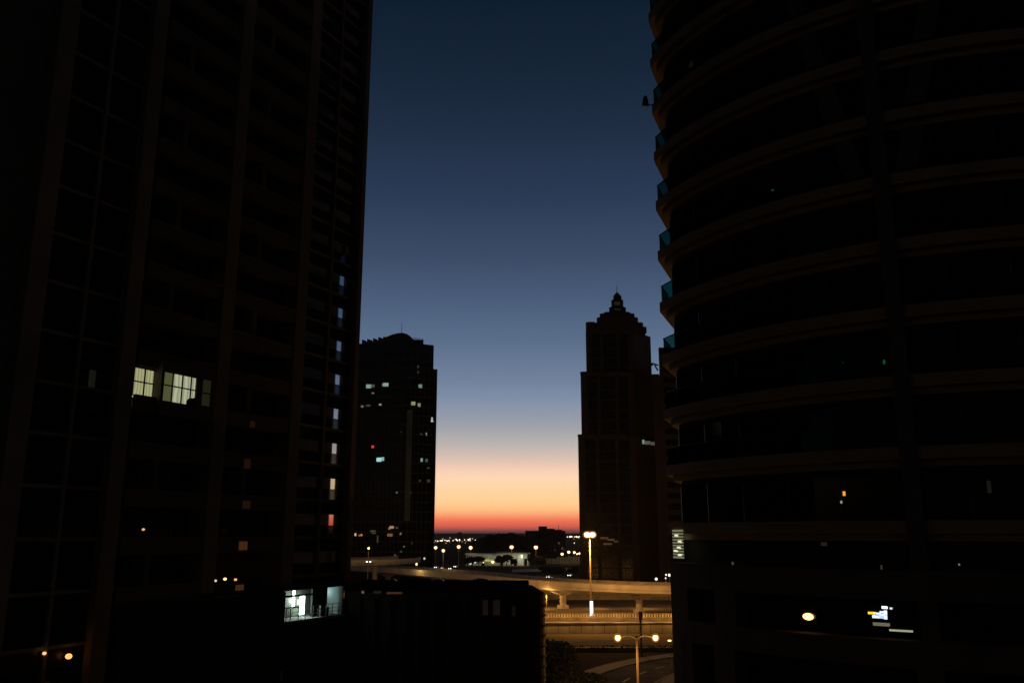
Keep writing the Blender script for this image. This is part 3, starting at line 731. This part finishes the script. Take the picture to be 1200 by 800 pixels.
# dark slab block between the stepped tower and the curved tower
db=thing('slab_block','plain black block squeezed between the stepped tower and curved tower','building')
YB=292.0; l=X_(771.5,407,YB); z=Zp(407,YB)
b=MB(); b.prism([(l,YB),(l+24,YB),(l+24,YB+14),(l+2.6,YB+14)],0,z,M_ST); b.build('wall',db)
b=MB(); l2=X_(764.5,438,YB); b.prism([(l2,YB+.3),(l-.01,YB+.3),(l+.4,YB+7),(l2+1.2,YB+7)],0,Zp(438,YB),M_ST); b.build('lower_wing',db)
b=MB(); zz=8
while zz<z-3: b.box((l+1.2,YB-.1,zz),(l+8,YB-.01,zz+1.9),M_SG); zz+=3.6
b.build('window_band',db)
b=MB(); p0=at(771.5,428,YB+1);p1=at(764,425.5,YB+1);p2=at(771,434,YB+1);p3=at(767,427.5,YB+1)
b.tube([p0,p1],.28,M_DMET,6); b.tube([p2,p3],.28,M_DMET,6); b.tube([p1,p1+Vector((.1,0,-.9))],.3,M_DMET,6); b.build('roof_bracket',db)

# ------------------------------------------------------------------ towers on the east side street (outside the frame, mirrored in the left glazing)
dist=57.05/1.118
CMX,CMY=-2*dist*.8944, 2*dist*.4472
def gap_y(px,Xw):
    Y=leftY(px); X=-57.05+.5*Y; s=(Y-CMY)/(X-CMX); return CMY+(Xw-CMX)*s
XW=72
g0=gap_y(385.2,XW); g1=gap_y(390.2,XW)
M_SH=mat('street_tower_wall',(.035,.03,.028),.85,var=.2,scale=.2)
for (ya,yb,lab) in ((66,g0,'dark street-side tower behind the curved tower, nearer one'),(g1,g1+62,'dark street-side tower behind the curved tower, farther one')):
    s_=thing('side_street_tower',lab,'tower',(XW,ya,0),group='towers along the side street')
    sk_=26*(g1-CMY)/(XW-CMX)+2 if ya>g0 else 0
    b=MB(); b.prism([(0,0),(26,sk_),(26,yb-ya+sk_),(0,yb-ya)],0,165,M_SH); b.build('wall',s_)
    if ya<g0-1: b=MB(); b.box((-.01,yb-ya-8,83),(26,yb-ya+3.5,164.5),M_SH); b.build('gap_overhang',s_)  # unseen overhang added to close the reflected sky gap higher up
    b=MB(); z=4
    while z<160: b.box((-.12,1.5,z),(-.01,yb-ya-1.5,z+1.8),M_SPAN); z+=3.5
    b.build('window_band',s_)

# ------------------------------------------------------------------ middle distance
def at0(px,py): return ground_at(px,py,0)
pb=thing('pavilion','low pale floodlit building with flat roof and columns beyond the viaduct','building',(0,600,0))
sc=600*math.cos(TH)/F
def Xq(px): return (px-600)/F*600*math.cos(TH)
x0,x1=Xq(546),Xq(621)
b=MB(); b.box((x0+1,8,0),(x1-1,20,7.6),M_PALE); b.build('wall',pb)
b=MB(); b.box((x0-.5,-1,7.65),(Xq(581),21,8.1),M_PALE); b.box((Xq(581)+.1,-2,7.8),(x1+.5,21,8.6),M_PALE); b.build('roof',pb)
for px in (547,552,570,582,590,598,606,614,620):
    b=MB(); b.box((Xq(px)-.3,-.6,0),(Xq(px)+.3,0,7.64),M_PALE); b.build('column',pb)
for px in (552,566,588,604,616):
    b=MB(); b.box((Xq(px)-1,7.9,0),(Xq(px)+1,7.99,4.6),M_GLASS); b.build('window',pb)
for px,pw in ((572,60),(590,130),(611,260),(556,50)):
    light(pb,(Xq(px),3.2,5.0),pw*1.9,(.95,1,.72),.3)
b=MB(); b.box((Xq(571)-1.6,-3,3.2),(Xq(576)+1.0,-2.8,4.3),E('yellow_sign',(190,180,30),.9)); b.build('lit_canopy',pb)
for (px,py,w,h,c) in ((611.5,651.5,2.6,4,(255,250,210)),(566.5,657,1.8,5,(225,230,200)),(551,660,2.6,2.6,(225,225,205)),(556.5,658.3,2.2,2.2,(215,215,200)),(597,657.5,2,3.6,(200,190,150))):
    p=at(px,py,596); b=MB(); b.ball((p.x,-4,p.z),(w*.3,.4,h*.3),E('pv%d'%px,c,1.5)); b.build('wall_lamp',pb)

ab=thing('apartment_block','dark mid-rise block silhouetted on the horizon with roof box and mast','building',(0,720,0))
def bx(pa,pb_,pt,m,nm,dep=30,y=0,zb=0):
    Y=720+y; a=at(pa,pt,Y);c=at(pb_,pt,Y); b=MB(); b.box((a.x,y,zb),(c.x,y+dep,a.z),m); b.build(nm,ab)
M_AB=mat('block_wall',(.03,.025,.02),.9)
bx(616,662.5,621.5,M_AB,'wall'); bx(631.5,641,616.3,M_AB,'roof_box',10,6,20); bx(641.2,650,619,M_AB,'roof_box',10,7,20); bx(650.2,659,620.3,M_AB,'roof_box',8,9,20)
p=at(654.5,614.5,724); b=MB(); b.tube([(p.x,6,20),(p.x,6,p.z)],[.3,.15],M_DMET,6); b.build('mast',ab)
b=MB()
for z in range(3,20,4):
    for px in range(619,661,5): a=at(px,640,719.8); b.box((a.x,-.1,z),(a.x+1.6,-.01,z+1.6),M_GLASS)
b.build('window_band',ab)
p=at(619,636.4,719.5); b=MB(); b.box((p.x-1.3,-.6,p.z-.7),(p.x+1.3,-.4,p.z+.7),E('abw',(255,225,150),1.2)); b.build('lit_window',ab)
for px,py in ((655,636),(659,642)):
    p=at(px,py,719.5); b=MB(); b.box((p.x-.7,-.5,p.z-.7),(p.x+.7,-.3,p.z+.7),E('abx%d'%px,(70,62,48),1)); b.build('lit_window',ab)

# canopy over the car park
cp=thing('parking_canopy','long pale parking shade canopy left of the stepped tower base','canopy')
p0=at(600,670,470);p1=at(676,668,470); ty=at(600,667.2,470).z
b=MB(); b.add([(p0.x,470,ty-1.3),(p1.x,470,ty-.4),(p1.x,478,ty+.5),(p0.x,478,ty-.4),(p0.x,470,ty-1.1),(p1.x,470,ty-.2),(p1.x,478,ty+.7),(p0.x,478,ty-.2)],[(0,3,2,1),(4,5,6,7),(0,1,5,4),(1,2,6,5),(2,3,7,6),(3,0,4,7)],M_PALE); b.build('roof',cp)
for i in range(6):
    x=p0.x+(p1.x-p0.x)*(i+.5)/6; b=MB(); b.tube([(x,476,0),(x,476,ty-1.0)],.12,M_METAL,6); b.build('post',cp)
# fence of pale panels by the far right
fp=thing('panel_fence','pale panel fence in front of the horizon block, catching lamp light','fence')
b=MB(); 
for i in range(14):
    a=at(637+i*3.1,652,640); b.box((a.x,640,0),(a.x+1.6,640.2,a.z if i>4 else a.z-1.2),M_PALE)
b.build('panel',fp)

# ------------------------------------------------------------------ trees
def leaves(b, c, r, n, s, m, rng):
    for _ in range(n):
        while True:
            d=Vector((rng.uniform(-1,1),rng.uniform(-1,1),rng.uniform(-1,1)))
            if .15<d.length<1: break
        d*= (.75+.25*rng.random())/max(.6,d.length) if rng.random()<.6 else 1
        p=Vector((c[0]+d.x*r[0],c[1]+d.y*r[1],c[2]+d.z*r[2]))
        a=Vector((rng.gauss(0,1),rng.gauss(0,1),rng.gauss(0,1))).normalized(); q=a.cross(Vector((rng.gauss(0,1),rng.gauss(0,1),rng.gauss(0,1)))).normalized()
        k=s*rng.uniform(.6,1.4); b.add([p-a*k,p+q*k*.6,p+a*k,p-q*k*.6],[(0,1,2,3)],m)
def tree(x,y,h,w,label,seed,z=0,group=None,leaf=.35,n=260,name='tree'):
    rng=random.Random(seed); t=thing(name,label,'tree',(x,y,z),group=group)
    b=MB(); b.tube([(0,0,0),(rng.uniform(-.2,.2),0,h*.3),(rng.uniform(-.3,.3),.1,h*.62)],[h*.035,h*.026,h*.012],M_BARK,8)
    cl=[]
    for i in range(6):
        a=i*1.05+rng.random(); rr=w*.28*rng.uniform(.6,1.2); c=(rr*math.cos(a),rr*math.sin(a),h*rng.uniform(.5,.8)); cl.append(c)
        b.tube([(0,0,h*.35),(c[0]*.6,c[1]*.6,c[2]*.85),c],[h*.014,h*.01,h*.004],M_BARK,5)
    b.build('trunk',t)
    b=MB(); cl.append((0,0,h*.82))
    for c in cl: leaves(b,c,(w*.26*rng.uniform(.8,1.2),w*.26,h*.17*rng.uniform(.8,1.3)),n,leaf,M_TREE,rng)
    b.build('crown',t); return t
TG='trees around the pale pavilion'
for i,(px,pt,w,Y,l) in enumerate(((551,651.5,7,575,'dark tree before the left end of the pavilion'),(561,651,8,578,'second dark tree from the left end of the pavilion'),(585,650,8,582,'dark tree before the middle of the pavilion, left of a pair'),(594,649,8.5,584,'dark tree before the middle of the pavilion, right of a pair'),(624,649,9,570,'dark tree just beyond the right end of the pavilion'),(633,651,8,560,'dark tree between pavilion and parking canopy'),(602,655,5,590,'small bush-like tree before the pavilion columns'))):
    p=at(px,pt,Y); tree(p.x,Y,p.z*1.02,w,l,40+i,group=TG,leaf=.5,n=150)
for i,(px,pt,w,Y,l) in enumerate(((574,627,24,700,'leftmost rounded tree of the dark clump on the horizon'),(587,624.5,22,705,'highest-left tree of the dark horizon clump'),(599,624.5,22,700,'middle tree of the dark horizon clump'),(611,626,20,705,'tree touching the left end of the horizon block'),(563,632,18,690,'low tree at the left foot of the horizon clump'))):
    p=at(px,pt,Y); tree(p.x,Y,p.z,w,l,60+i,group='trees on the horizon',leaf=.9,n=420)
for i,(px,Y,h,w,l) in enumerate(((640,440,6.0,7,'low tree under the parking canopy, left'),(650,438,5.5,6,'low tree under the parking canopy, middle'),(655,436,5.6,7,'low tree under the parking canopy, right'),(672,442,6,6,'low tree beside the stepped tower foot'))):
    p=at(px,660,Y); tree(p.x,Y,h,w,l,80+i,group='trees by the parking canopy',leaf=.45,n=110)
tree(4.8,118,8.5,9,'dark leafy tree at the foot of the rounded podium corner',91,leaf=.20,n=900)
tree(8.0,112,5.5,8,'low spreading tree on the verge right of the podium corner',92,leaf=.18,n=800)

hd_=thing('hedge','low dark clipped hedge along the verge below the retaining wall','hedge',(0,171,0))
b=MB(); b.box((3,0,0),(52,1.2,.7),M_TREE); rngh=random.Random(5)
for i in range(24): leaves(b,(4+i*2,.6,.75),(1.4,.8,.38),60,.16,M_TREE,rngh)
b.build('foliage',hd_)
# ------------------------------------------------------------------ lamps
M_NOL=mat('dim_lens',(.5,.4,.3),.4)
def glow_mat(name,col,es,tr=.55):
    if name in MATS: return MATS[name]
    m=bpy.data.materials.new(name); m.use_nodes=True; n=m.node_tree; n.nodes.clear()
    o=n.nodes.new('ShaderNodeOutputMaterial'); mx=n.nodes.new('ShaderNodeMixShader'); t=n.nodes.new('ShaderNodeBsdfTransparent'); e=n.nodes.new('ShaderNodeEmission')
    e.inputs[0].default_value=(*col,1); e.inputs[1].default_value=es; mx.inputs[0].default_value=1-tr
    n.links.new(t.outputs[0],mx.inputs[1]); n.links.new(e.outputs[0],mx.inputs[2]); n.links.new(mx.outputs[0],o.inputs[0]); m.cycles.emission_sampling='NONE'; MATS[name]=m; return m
M_GLOW=glow_mat('sodium_glow',(1,.42,.10),.55,.62)  # see-through emissive orange, paints a soft halo round the bulbs
def street_lamp(name,x,y,z,h,arms,label,power=0,group=None,head=(.55,.22,.13),r=.1,mm=None,col=(1,.46,.11),drop=0):
    t=thing(name,label,'street lamp',(x,y,z),group=group)
    b=MB(); b.tube([(0,0,0),(0,0,.6),(0,0,h)],[r*1.7,r*1.25,r*.7],M_POLE,12); b.build('pole',t,smooth=True)
    b=MB(); b.tube([(0,0,0),(0,0,.35)],[r*3,r*2.2],M_CONC2,10); b.build('base',t)
    for ax in arms:
        b=MB(); b.tube([(0,0,h-.25),(ax*.5,0,h+.05),(ax,0,h+.02-drop)],[r*.6,r*.5,r*.45],M_METAL,8); b.build('arm',t)
        b=MB(); hx=ax+(.35 if ax>0 else -.35 if ax<0 else 0); b.ball((hx,0,h-drop+head[2]*.75),(head[0]*.7,head[1]*.7,head[2]*.35),M_DMET,12,6)
        hd=b.build('lamp_head',t,smooth=True)
        b=MB(); b.ball((hx,0,h-drop-head[2]*.2),[q*.9 for q in head],mm or M_SODI,14,8); b.build('bulb',hd,smooth=True)
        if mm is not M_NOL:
            b=MB(); b.ball((hx,0,h-drop-head[2]*.2),[q*1.4 for q in head],M_GLOW,16,10); b.build('lens',hd,smooth=True)  # shell that paints the lamp's glow, not a fitting
        if power: light(t,(hx,-.0,h-drop-head[2]*2-.5),power,col,.2)
    return t
p=at(690,627,204); 
LP=p
street_lamp('street_lamp',p.x+.2,204,RZ,p.z-RZ+.3,(-.22,.28),'tall double-headed street lamp glowing orange at horizon height, nearest the stepped tower',8500,head=(.74,.6,.62),r=.16)
# banner light on the same pole
bn=thing('light_box','bright white vertical light box hanging on the tall street lamp','light box',(p.x+.28,203.6,0))
q0=at(693,704,203.6);q1=at(693,721,203.6)
b=MB(); b.box((q0.x-p.x-.28-.32,-.1,q1.z),(q0.x-p.x-.28+.32,.1,q0.z),lamp_mat('light_box_face',(.95,.97,1),2.6,'AUTO')); b.build('lit_panel',bn)
b=MB(); b.box((q0.x-p.x-.28-.36,.105,q1.z-.05),(q0.x-p.x-.28+.36,.2,q0.z+.05),M_DMET); b.build('frame',bn)
p=at(746,746,100)
sl_=street_lamp('street_lamp',p.x,100,0,p.z+.15,(-1.75,1.75),'near double-armed street lamp with two round orange lights low at right',900,head=(.32,.28,.34),r=.13,mm=M_SODB,drop=.15)
# dark signal post behind it
p=at(750.3,716,165)
sp=thing('signal_post','slim dark post with boxy head rising behind the near double lamp','post',(p.x,165,0))
b=MB(); b.tube([(0,0,0),(0,0,p.z-1.2)],[.17,.15],M_DMET,8); b.build('pole',sp); b=MB(); b.box((-.35,-.2,p.z-1.5),(.35,.2,p.z),M_DMET); b.build('signal_head',sp,bevel=.05)
# small curved post by the pavement at far right
p=at(787,768,150); cpst=thing('curved_post','short curved metal post by the pavement near the right tower edge','post',(p.x,150,0))
b=MB(); b.tube([(0,0,0),(0,0,p.z-.5),(-.15,0,p.z-.1),(-.7,0,p.z),(-1.1,0,p.z-.25)],[.09,.08,.07,.06,.05],M_METAL,8); b.build('pole',cpst)
# lamps of the middle distance: (px, py, ground pixel/Y, label)
FG='street lamps in the middle distance'
for (px,py,Y,l,s) in ((510.5,641,560,'lamp touching the right edge of the office tower',1.0),(519.5,644.5,520,'lamp on a lit pole right of the office tower',1.0),(537.5,640,600,'lamp left of the pavilion, upper of the row',1.1),(551.5,641,600,'lamp above the left end of the pavilion',1.1),(599.5,640.3,592,'lamp standing above the middle of the pavilion roof',1.2),(628,640.6,560,'lamp right of the pavilion above a lit white post',1.2),(577.5,657.8,480,'short amber lamp in front of the pavilion',.9),
    (658.7,648.5,620,'first lamp of the cluster left of the stepped tower',.9),(666.5,646.2,620,'second lamp of the cluster left of the stepped tower',.9),(673,646.6,620,'third lamp of the cluster left of the stepped tower',.8),(676.3,648.6,640,'fourth lamp of the cluster left of the stepped tower',.5),(679.2,647.8,640,'rightmost lamp of the cluster left of the stepped tower',.7),
    (432,641.8,292,'glowing lamp in front of the office tower foot',.7)):
    p=at(px,py,Y); k=Y/600*s
    street_lamp('street_lamp',p.x,Y,0,p.z,(0,),l,0,FG,head=(1.0*k,.9*k,.9*k),r=.14*k+.04,mm=M_SODI)
for (px,py,Y,pw) in ((599.5,640.3,588,700),(628,640.6,556,500),(519.5,644.5,517,500),(552,641,596,300),(432,641.8,289,250),(668,647,615,500),(520,660,540,500)):
    p=at(px,py,Y); light(None,(p.x,Y,p.z-1.2),pw,(1,.62,.3),.3)
p=at(487,661,303); street_lamp('street_lamp',p.x,p.y+3,8.4,p.z-8.4+.1,(0,),'short lamp standing on the viaduct deck over a bright orange patch',0,head=(.32,.3,.4),r=.06,mm=M_WARM)
light(None,(p.x-1,p.y-2.2,10.3),620,(1,.62,.2),.2)
light(None,(p.x+5,p.y-2.4,10.2),260,(1,.68,.25),.2)
# highway lamps added on the raised road, hidden from view, to light the viaduct face
for i,(x,y) in enumerate(((-60,300),(-40,272),(-22,262),(-6,244),(8,222),(40,210),(62,208))):
    lo=(x>20)
    street_lamp('street_lamp',x,y-(16 if not lo else 8),RZ,5.4,(0,),['leftmost','second from the left','third from the left','middle','third from the right','second from the right','rightmost'][i]+' low sodium lamp added on the highway verge before the viaduct',0,'low lamps added on the highway verge',head=(.12,.12,.10),r=.05,mm=M_NOL)
    light(None,(x,y-(16 if not lo else 8),RZ+5.0),(1500 if not lo else 1300),(1,.47,.11),.25)
# unseen street lamps added below the frame for warm light on the towers
for (x,y) in ((-3,38),(-6,58),(3,62),(30,140),(22,120)):
    street_lamp('street_lamp',x,y,0,8,(-.6,.6),('unseen sodium lamp added in the street below, '+{-3:'nearest the viewer',-6:'beside the left tower',3:'between the podium and curved tower',30:'on the far pavement near the wall',22:'on the pavement behind the curved tower'}[x]),0,'sodium lamps added in the street between the towers',head=(.25,.15,.1))
for (x,y,pw) in ((-3,38,130),(-6,58,45),(3,62,55)):
    light(None,(x,y,7.4),pw,(1,.52,.18),.3)
light(None,(30,140,7.4),330,(1,.52,.18),.3)
light(None,(22,150,8.5),280,(1,.52,.18),.3)
for x in (-4,9,22,35,48): light(None,(x,233,6.3),800,(1,.46,.11),.5)  # fill lights added beneath the viaduct deck to brighten the highway
# point lights added before the retaining wall to brighten its ledge and railing
for x in range(6,46,6):
    light(rw,(x,-3.8,4.2),230,(1,.46,.10),.15)
# small lamps at the foot of the far block and in the podium glazing
for (px,py,s,l) in ((769,678,.4,'lower left white lamp at foot of the slab block'),(784.5,673.5,.42,'brightest white lamp at foot of the slab block'),(780.5,673,.25,'small lamp just left of the brightest one by the slab block'),(780,677,.22,'lowest small lamp by the slab block')):
    p=at(px,py,262); t=thing('wall_lamp',l,'lamp',(p.x,262,p.z),group='lamps at the foot of the slab block')
    b=MB(); b.ball((0,0,0),s,E('wl%d%d'%(px,py),(235,240,220),1.6)); b.build('bulb',t,smooth=True); b=MB(); b.tube([(0,.05,-s),(0,.1,-p.z+RZ)],.07,M_METAL,6); b.build('post',t)
# lamps reflected / standing at the left tower
for (px,py,s,l,c,e) in ((52,765,.10,'smaller orange bulb at the lowest glazing of left tower',(255,180,110),1.5),(80.5,768.5,.17,'larger orange bulb at the lowest glazing of left tower',(255,150,80),2.4),(252.5,680,.09,'left of three lamps on the podium terrace ledge',(200,190,160),1.3),(263.7,678,.11,'middle and brightest of three terrace lamps',(255,200,130),1.8),(276,678.7,.10,'orange rightmost of three terrace lamps',(235,150,80),1.5),(168,620,.09,'tiny lamp in a loggia under the lit flat',(200,160,100),1.3)):
    u,z=tow(px,py,.35); x=-42.05+.4472*u+.8944*.35; y=30+.8944*u-.4472*.35
    t=thing('wall_lamp',l,'lamp',(x,y,z),group='small lamps on the left tower')
    b=MB(); b.ball((0,0,0),(s*1.3,s,s),E('tl%d'%px,c,e)); b.build('bulb',t,smooth=True); b=MB(); b.box((-.05,.0,-s*.3),(-.4,.15,s*.3),M_DMET); b.build('bracket',t)
# far-away city lights
rng=random.Random(3)
base=None
fl=[(513,633.5,1),(516,633.2,1.2),(518,633,1.4),(521.5,632.7,1),(524,633.4,1.3),(526,633,1.2),(531,633,.9),(534.5,631.5,1.3),(535.7,632.8,1.3),(538.5,632.3,1.5),(544.5,632.2,1),(549,632.4,1.4),(550.5,631.2,1),(551,633,1),(557,632.2,.8),(562.5,632.5,.8),(568,632.6,1.4),(569,630.5,.9),(519,631,.7),(510.5,633,.7),(665,628.6,.9),(668,628.5,1.5),(670,628.4,1.4),(673.5,628.6,1.0),(675.5,628.4,1.4),(677.7,629,1.6),(679,628.3,1),(673,635.8,.8)]
for i in range(26): fl.append((rng.uniform(508,572),rng.uniform(629.5,636),rng.uniform(.3,.6)))
for i in range(8): fl.append((rng.uniform(664,680),rng.uniform(627.5,633),rng.uniform(.3,.6)))
MF=[lamp_mat('far_lamp_a',(1,.8,.5),3.0),lamp_mat('far_lamp_b',(1,.66,.34),2.6),lamp_mat('far_lamp_c',(.95,.95,.85),2.2)]
for i,(px,py,s) in enumerate(fl):
    Y=2000 if py<633 else 1500
    p=at(px,py,Y); t=thing('distant_lamp','tiny warm street light in the far row of city lights along the horizon','lamp',(p.x,Y,0),group='distant city lights below the horizon')
    b=MB(); b.ball((0,0,p.z),1.05*s*Y/2000,MF[i%3],8,6); b.build('bulb',t,smooth=True); b=MB(); b.tube([(0,0,0),(0,0,p.z)],.12,M_DMET,5); b.build('pole',t)
# faint far skyline so the horizon is not a ruled line
sk=tag(None or bpy.data.objects.new('far_skyline',None),'low dark roofs of the far city along the horizon','skyline'); COL.objects.link(sk)
b=MB(); x=-900
while x<1100:
    w=rng.uniform(25,90); hh=rng.choice((3,4,5,7,9,13,17)); b.box((x,2600+rng.uniform(0,300),0),(x+w,2950,hh),M_AB); x+=w*rng.uniform(.7,1.3)
for px,hh in ((539,24),(537,21),(541,20)): 
    p=at(px,622,2580); b.box((p.x-5,2575,0),(p.x+5,2590,hh),M_AB)
b.build('roofs',sk)['kind']='stuff'

# ------------------------------------------------------------------ cars
def make_car(col,label,name='car'):
    t=thing(name,label,'car'); cm=mat('car_paint_'+name+str(col),col,.35,metal=.2,var=.05)
    pr=[(-2.2,.35),(-2.25,.75),(-1.7,.95),(-1.0,1.42),(.45,1.45),(1.1,1.0),(2.1,.85),(2.25,.5),(2.2,.3)]
    b=MB(); k=len(pr); vs=[(x,-.85 if z<1.1 else -.68,z) for x,z in pr]+[(x,.85 if z<1.1 else .68,z) for x,z in pr]
    b.add(vs,[tuple(range(k)),tuple(range(2*k-1,k-1,-1))]+[(i,k+i,k+(i+1)%k,(i+1)%k) for i in range(k)],cm); b.build('body',t,bevel=.05)
    b=MB(); b.add([(-1.5,-.82,1.0),(1.0,-.82,1.0),(.45,-.71,1.38),(-.95,-.71,1.38),(-1.5,.82,1.0),(1.0,.82,1.0),(.45,.71,1.38),(-.95,.71,1.38)],[(0,1,2,3),(4,7,6,5),(1,5,6,2),(0,3,7,4)],M_GLASS); b.build('windows',t)
    for x in (-1.4,1.4):
        for y in (-.8,.8):
            b=MB(); b.tube([(x,y-.1,.32),(x,y+.1,.32)],.32,M_DMET,14); b.build('wheel',t)
    for y in (-.6,.6):
        b=MB(); b.ball((2.22,y,.66),(.1,.22,.16),lamp_mat('headlight',(.95,.98,1),6)); b.build('headlight',t)
        b=MB(); b.box((-2.3,y-.18,.7),(-2.22,y+.18,.84),lamp_mat('tail_light',(1,.04,.02),.15)); b.build('tail_light',t)
    return t
protoW=make_car((.6,.6,.6),'white car with headlights on, leftmost beyond the viaduct near the office tower'); protoD=make_car((.05,.06,.09),'dark car with headlights on beyond the viaduct, right of two white cars',name='car')
cars=[(512,665.5,0,'W',None,250),(518,667,0,'W','white car beyond the viaduct, second from the office tower edge',265),(527,667,0,'D',None,275),
 (534.5,664.5,0,'W','white car with headlights on in the lane right of the dark one',250),(642.5,677,0,'W','pale car below the parking canopy, left end, headlights on',262),(652,678,0,'W','silver-white car in the middle of the row below the parking canopy',200),(660,679,0,'D','dark car below the parking canopy, right end, headlights on',275),(668,675,0,'W','white car beside the stepped tower foot with headlights on',255),(433.5,654.2,11.6,'W','white car driving on the overpass in front of the office tower foot',268)]
uw=ud=False
for (px,py,z,kd,l,rz) in cars:
    if kd=='W': c=protoW if not uw else copy_tree(protoW); uw=True
    else: c=protoD if not ud else copy_tree(protoD); ud=True
    if z: p=at(px,py,307); p=Vector((p.x,307,z))
    else: p=ground_at(px,py,0)
    c.location=p; c.rotation_euler=(0,0,R(rz)); c['group']='cars on the far roads'
    if l: c['label']=l
light(None,(at0(520,667).x,at0(520,667).y-10,5),260,(.6,.8,1),.3)
light(None,(at(650,668,460).x,462,11),420,(.95,1,.8),.3)
light(None,(at(455,655,296).x,294,15.5),160,(.9,1,.75),.3)
light(None,(at(425,655,296).x,294,15.5),120,(.9,1,.75),.3)
# ------------------------------------------------------------------ air
hz=MB(); hz.box((-2500,-150,-1),(2500,3100,175),mat('haze_stub',(1,1,1)))
ho=hz.build('haze'); ho['kind']='stuff'
hm=bpy.data.materials.new('haze_air'); hm.use_nodes=True; hn=hm.node_tree; hn.nodes.clear()
hout=hn.nodes.new('ShaderNodeOutputMaterial'); hv=hn.nodes.new('ShaderNodeVolumePrincipled'); hv.inputs['Color'].default_value=(.9,.9,.92,1)
hv.inputs['Density'].default_value=.00003; hv.inputs['Anisotropy'].default_value=.5
hn.links.new(hv.outputs[0],hout.inputs['Volume']); ho.data.materials.clear(); ho.data.materials.append(hm)
